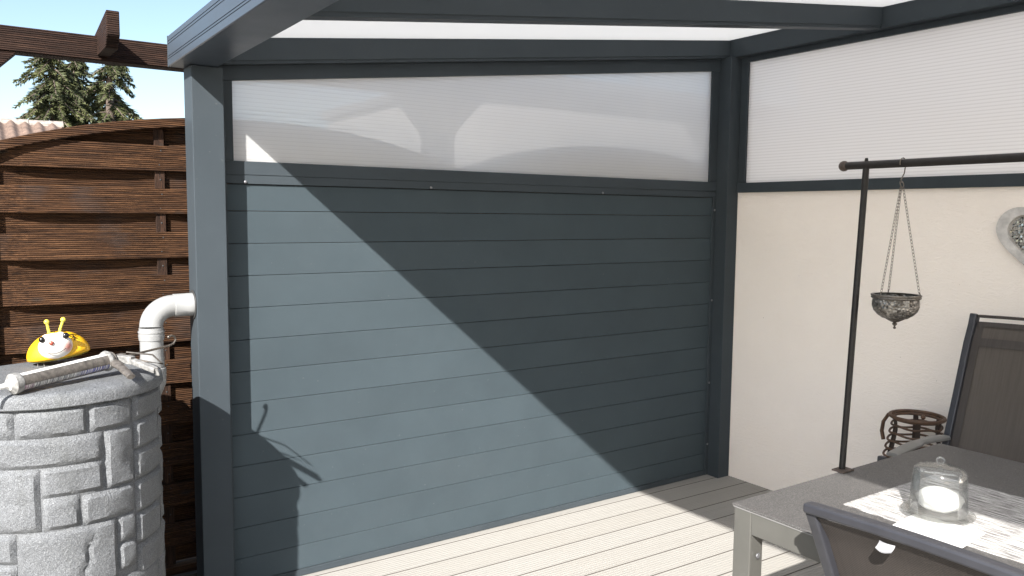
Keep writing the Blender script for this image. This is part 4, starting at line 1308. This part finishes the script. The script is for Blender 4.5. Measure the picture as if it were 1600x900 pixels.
MB().tube([(LC.x-0.03,LC.y+0.095,0.640),(LC.x-0.03,LC.y+0.118,0.630),(LC.x-0.03,LC.y+0.142,0.590),(LC.x-0.03,LC.y+0.148,0.545),(LC.x-0.03,LC.y+0.138,0.505)], 0.011, 8, flat=0.7).build('handle', RATTAN, rl, smooth=True)
MB().ball((LC.x-0.06,LC.y-0.06,0.656), 0.0105, 10, 8).build('knob', RATTAN, rl, smooth=True)

# ------------------------------------------------------------------ chairs
def strap(m, P0, P1, wd, th, sag=0.0, nx=6, ny=10):
    pass
def chair_back(par, top_l, top_r, bot_l, bot_r, fr_w, fr_t, fabric, arch=0.0, fab_z=None, bands=False, rail_d=0.03, nrm=Vector((1,0,0))):
    """stiles from bottom to top, a top rail, and mesh fabric stretched between"""
    tl, tr_, bl, brr = map(Vector, (top_l, top_r, bot_l, bot_r))
    for a, b in ((bl, tl), (brr, tr_)):
        MB().bar(a, b, fr_w, fr_t, upv=nrm).build('back_stile', CHAIR_METAL, par, 0.006)
def grid_sheet(fn, nu, nv, th_vec):
    m = MB(); vs = []; fs = []
    for s in (0, 1):
        for j in range(nv+1):
            for i in range(nu+1):
                vs.append(Vector(fn(i/nu, j/nv)) + th_vec*s)
    K = (nu+1)*(nv+1)
    for j in range(nv):
        for i in range(nu):
            a = j*(nu+1)+i
            fs.append((a,a+1,a+nu+2,a+nu+1)); fs.append((K+a,K+a+nu+1,K+a+nu+2,K+a+1))
    rim = [i for i in range(nu+1)] + [j*(nu+1)+nu for j in range(1,nv+1)] + [nv*(nu+1)+i for i in range(nu-1,-1,-1)] + [j*(nu+1) for j in range(nv-1,0,-1)]
    for q in range(len(rim)):
        a, c = rim[q], rim[(q+1)%len(rim)]
        fs.append((a, c, c+K, a+K))
    return m.add(vs, fs)

def make_chair(name, label, f, ya, yb, back, seat_z, fabric, arm_z, mats_arm, bands, tagged, lip):
    """f = +1 faces +x, -1 faces -x; back = list of (x, z) from seat to top (side profile of the stile)"""
    xs, zs_ = back[0]
    org = Vector((xs+f*0.2, (ya+yb)/2, 0.0))
    ch = thing(name, org, label, 'chair')
    y_in = 0.028
    lo, hi = min(ya, yb), max(ya, yb)
    for y in (hi-0.014, lo+0.014):
        pts = [Vector((x, y, z)) for x, z in back]
        pts[-1] = pts[-1] - (pts[-1]-pts[-2]).normalized()*(0.020 if not bands else 0.0)
        m = MB()
        vs = []
        K = len(pts)
        for i, p_ in enumerate(pts):
            d = (pts[min(i+1,K-1)]-pts[max(i-1,0)]).normalized(); nn = Vector((d.z,0,-d.x))
            for a, b in ((-1,-1),(1,-1),(1,1),(-1,1)):
                vs.append(p_ + Vector((0,a*0.014,0)) + nn*(b*0.019))
        fs = [(0,1,2,3),(K*4-1,K*4-2,K*4-3,K*4-4)]
        for i in range(K-1):
            a = 4*i; b = a+4
            for q in range(4): fs.append((a+q,b+q,b+(q+1)%4,a+(q+1)%4))
        m.add(vs, fs).build('back_stile', CHAIR_METAL, ch, 0.005, True, seg=3)
    xt, zt_ = back[-1]
    # top rail, gently bowed upward in the middle
    m = MB(); vs = []; K = 14
    for i in range(K+1):
        t = i/K; y = (hi-(hi-lo)*t) if not bands else hi-0.0285-(hi-lo-0.057)*t
        bow = lip*math.sin(PI*t)
        c_ = Vector((xt-f*0.010*math.sin(PI*t), y, zt_-0.0135+bow))
        for a, b in ((-1,-1),(1,-1),(1,1),(-1,1)):
            vs.append(c_+(Vector((a*0.016,0,b*0.0115)) if not bands else Vector((a*0.008,0,b*0.006+0.006))))
    fs = [(0,1,2,3),(K*4+3,K*4+2,K*4+1,K*4)]
    for i in range(K):
        a = 4*i; b = a+4
        for q in range(4): fs.append((a+q,b+q,b+(q+1)%4,a+(q+1)%4))
    m.add(vs, fs).build('top_rail', MESH_EDGE if bands else CHAIR_METAL, ch, 0.003 if bands else 0.006, True, seg=3)
    def prof(t):
        # t 0..1 along the back from seat to below the rail
        L_ = []; s = 0
        P_ = [Vector((x,0,z)) for x, z in back]
        P_[-1] = P_[-1]+Vector((0,0,-0.030))
        ln = [0]
        for i in range(1, len(P_)): ln.append(ln[-1]+(P_[i]-P_[i-1]).length)
        d = t*ln[-1]
        for i in range(1, len(P_)):
            if d <= ln[i]+1e-9:
                return P_[i-1].lerp(P_[i], (d-ln[i-1])/(ln[i]-ln[i-1]))
        return P_[-1]
    w0, w1 = hi-0.0285, lo+0.0285
    def fab(u, v, e=0.0):
        p_ = prof(v); y = w0+(w1-w0)*u
        sag = -f*0.022*math.sin(PI*u)*(0.4+0.6*math.sin(PI*min(1,v+0.1)))
        return (p_.x+sag-f*e, y, p_.z+lip*math.sin(PI*u)*v)
    grid_sheet(fab, 16, 20, Vector((0.0015,0,0))).build('back_fabric', fabric, ch, smooth=True)
    if bands:
        def sub(u0, u1, v0, v1, e):
            return grid_sheet(lambda u, v: (lambda q: (q[0]+f*e, q[1], q[2]))(fab(u0+(u1-u0)*u, v0+(v1-v0)*v)), 6, 12, Vector((f*0.001,0,0)))
        sub(0.0, 0.055, 0.0, 1.0, 0.0030).build('fabric_hem', MESH_EDGE, ch, smooth=True)
        sub(0.945, 1.0, 0.0, 1.0, 0.0030).build('fabric_hem', MESH_EDGE, ch, smooth=True)
        sub(0.056, 0.944, 0.970, 1.0, 0.0030).build('fabric_hem', MESH_EDGE, ch, smooth=True)
        sub(0.056, 0.944, 0.855, 0.905, 0.0030).build('fabric_band', MESH_EDGE, ch, smooth=True)
    # seat
    xf_ = xs+f*0.44
    grid_sheet(lambda u, v: (xs+(xf_-xs)*v, w0+(w1-w0)*u, seat_z-0.018*math.sin(PI*u)*math.sin(PI*v)+0.012*v), 8, 8, Vector((0,0,0.0015))).build('seat_fabric', fabric, ch, smooth=True)
    for y in (hi-0.014, lo+0.014):
        MB().bar((xs+f*0.018,y,seat_z),(xf_,y,seat_z+0.012), 0.028, 0.030).build('seat_rail', CHAIR_METAL, ch, 0.005)
        MB().bar((xs,y,seat_z-0.0),(xs-f*0.07,y,0.001), 0.028, 0.028, upv=(1,0,0)).build('leg', CHAIR_METAL, ch, 0.005)
        MB().bar((xf_-f*0.03,y,arm_z-0.016),(xf_+f*0.02,y,0.001), 0.028, 0.028, upv=(1,0,0)).build('leg', CHAIR_METAL, ch, 0.005)
    MB().bar((xf_,w0,seat_z+0.004),(xf_,w1,seat_z+0.004), 0.026, 0.026).build('front_rail', CHAIR_METAL, ch, 0.005)
    # armrests: start on the stile, slightly arched
    zs2 = arm_z
    for sgn, y in ((1, hi-0.014), (-1, lo+0.014)):
        # x of the stile at arm height
        xa = next(back[i][0]+(back[i+1][0]-back[i][0])*(arm_z-back[i][1])/(back[i+1][1]-back[i][1]) for i in range(len(back)-1) if back[i][1] <= arm_z <= back[i+1][1])
        m = MB(); vs = []; K = 12
        for i in range(K+1):
            t = i/K; x = xa+f*(0.020+0.40*t)
            z = arm_z-0.012+0.014*math.sin(PI*t)-0.010*t*t
            hw = 0.013+0.013*math.sin(PI*min(1, t*1.6+0.12)) if t < 0.55 else 0.026-0.004*(t-0.55)
            th = 0.0085
            for a, b in ((-1,-1),(1,-1),(1.0,0.2),(0.55,1),(-0.55,1),(-1.0,0.2)):
                vs.append((x, y+a*hw, z+b*th))
        fs = [tuple(range(6)), tuple(reversed(range(K*6, K*6+6)))]
        for i in range(K):
            a = 6*i; b = a+6
            for q in range(6): fs.append((a+q,b+q,b+(q+1)%6,a+(q+1)%6))
        m.add(vs, fs).build('armrest', mats_arm, ch, 0.002, True)
    if tagged:
        v0 = 0.985
        q0 = Vector(fab(0.46, 0.965)); q1 = Vector(fab(0.58, 0.965))
        q0 = Vector((q0.x-f*0.0035,tagged[0],q0.z)); q1 = Vector((q0.x,tagged[1],q0.z))
        m = grid_sheet(lambda u, v: (q0.x-f*(0.006+0.014*v*v+0.004*math.sin(PI*u)), q0.y+(q1.y-q0.y)*u, q0.z+0.004-0.012*v-0.004*math.sin(PI*u)*v), 8, 6, Vector((f*0.0008,0,0)))
        m.build('care_tag', TAG, ch, smooth=True)
    return ch

make_chair('garden_chair', 'foreground mesh chair with grey frame and a white tag, its back to the camera', 1, -2.164, -2.740,
           [(-2.005,0.43),(-2.045,0.56),(-2.095,0.70),(-2.155,0.82),(-2.200,0.908)], 0.42, MESH_DARK, 0.64, CHAIR_METAL, False, (-2.342,-2.376), 0.012)
make_chair('high_back_chair', 'high backed brown mesh chair beyond the table near the plaster wall', -1, -1.548, -2.130,
           [(-0.470,0.40),(-0.420,0.58),(-0.350,0.80),(-0.285,1.02),(-0.255,1.095),(-0.243,1.142)], 0.41, MESH_BROWN, 0.655, ARM_METAL, True, None, 0.006)
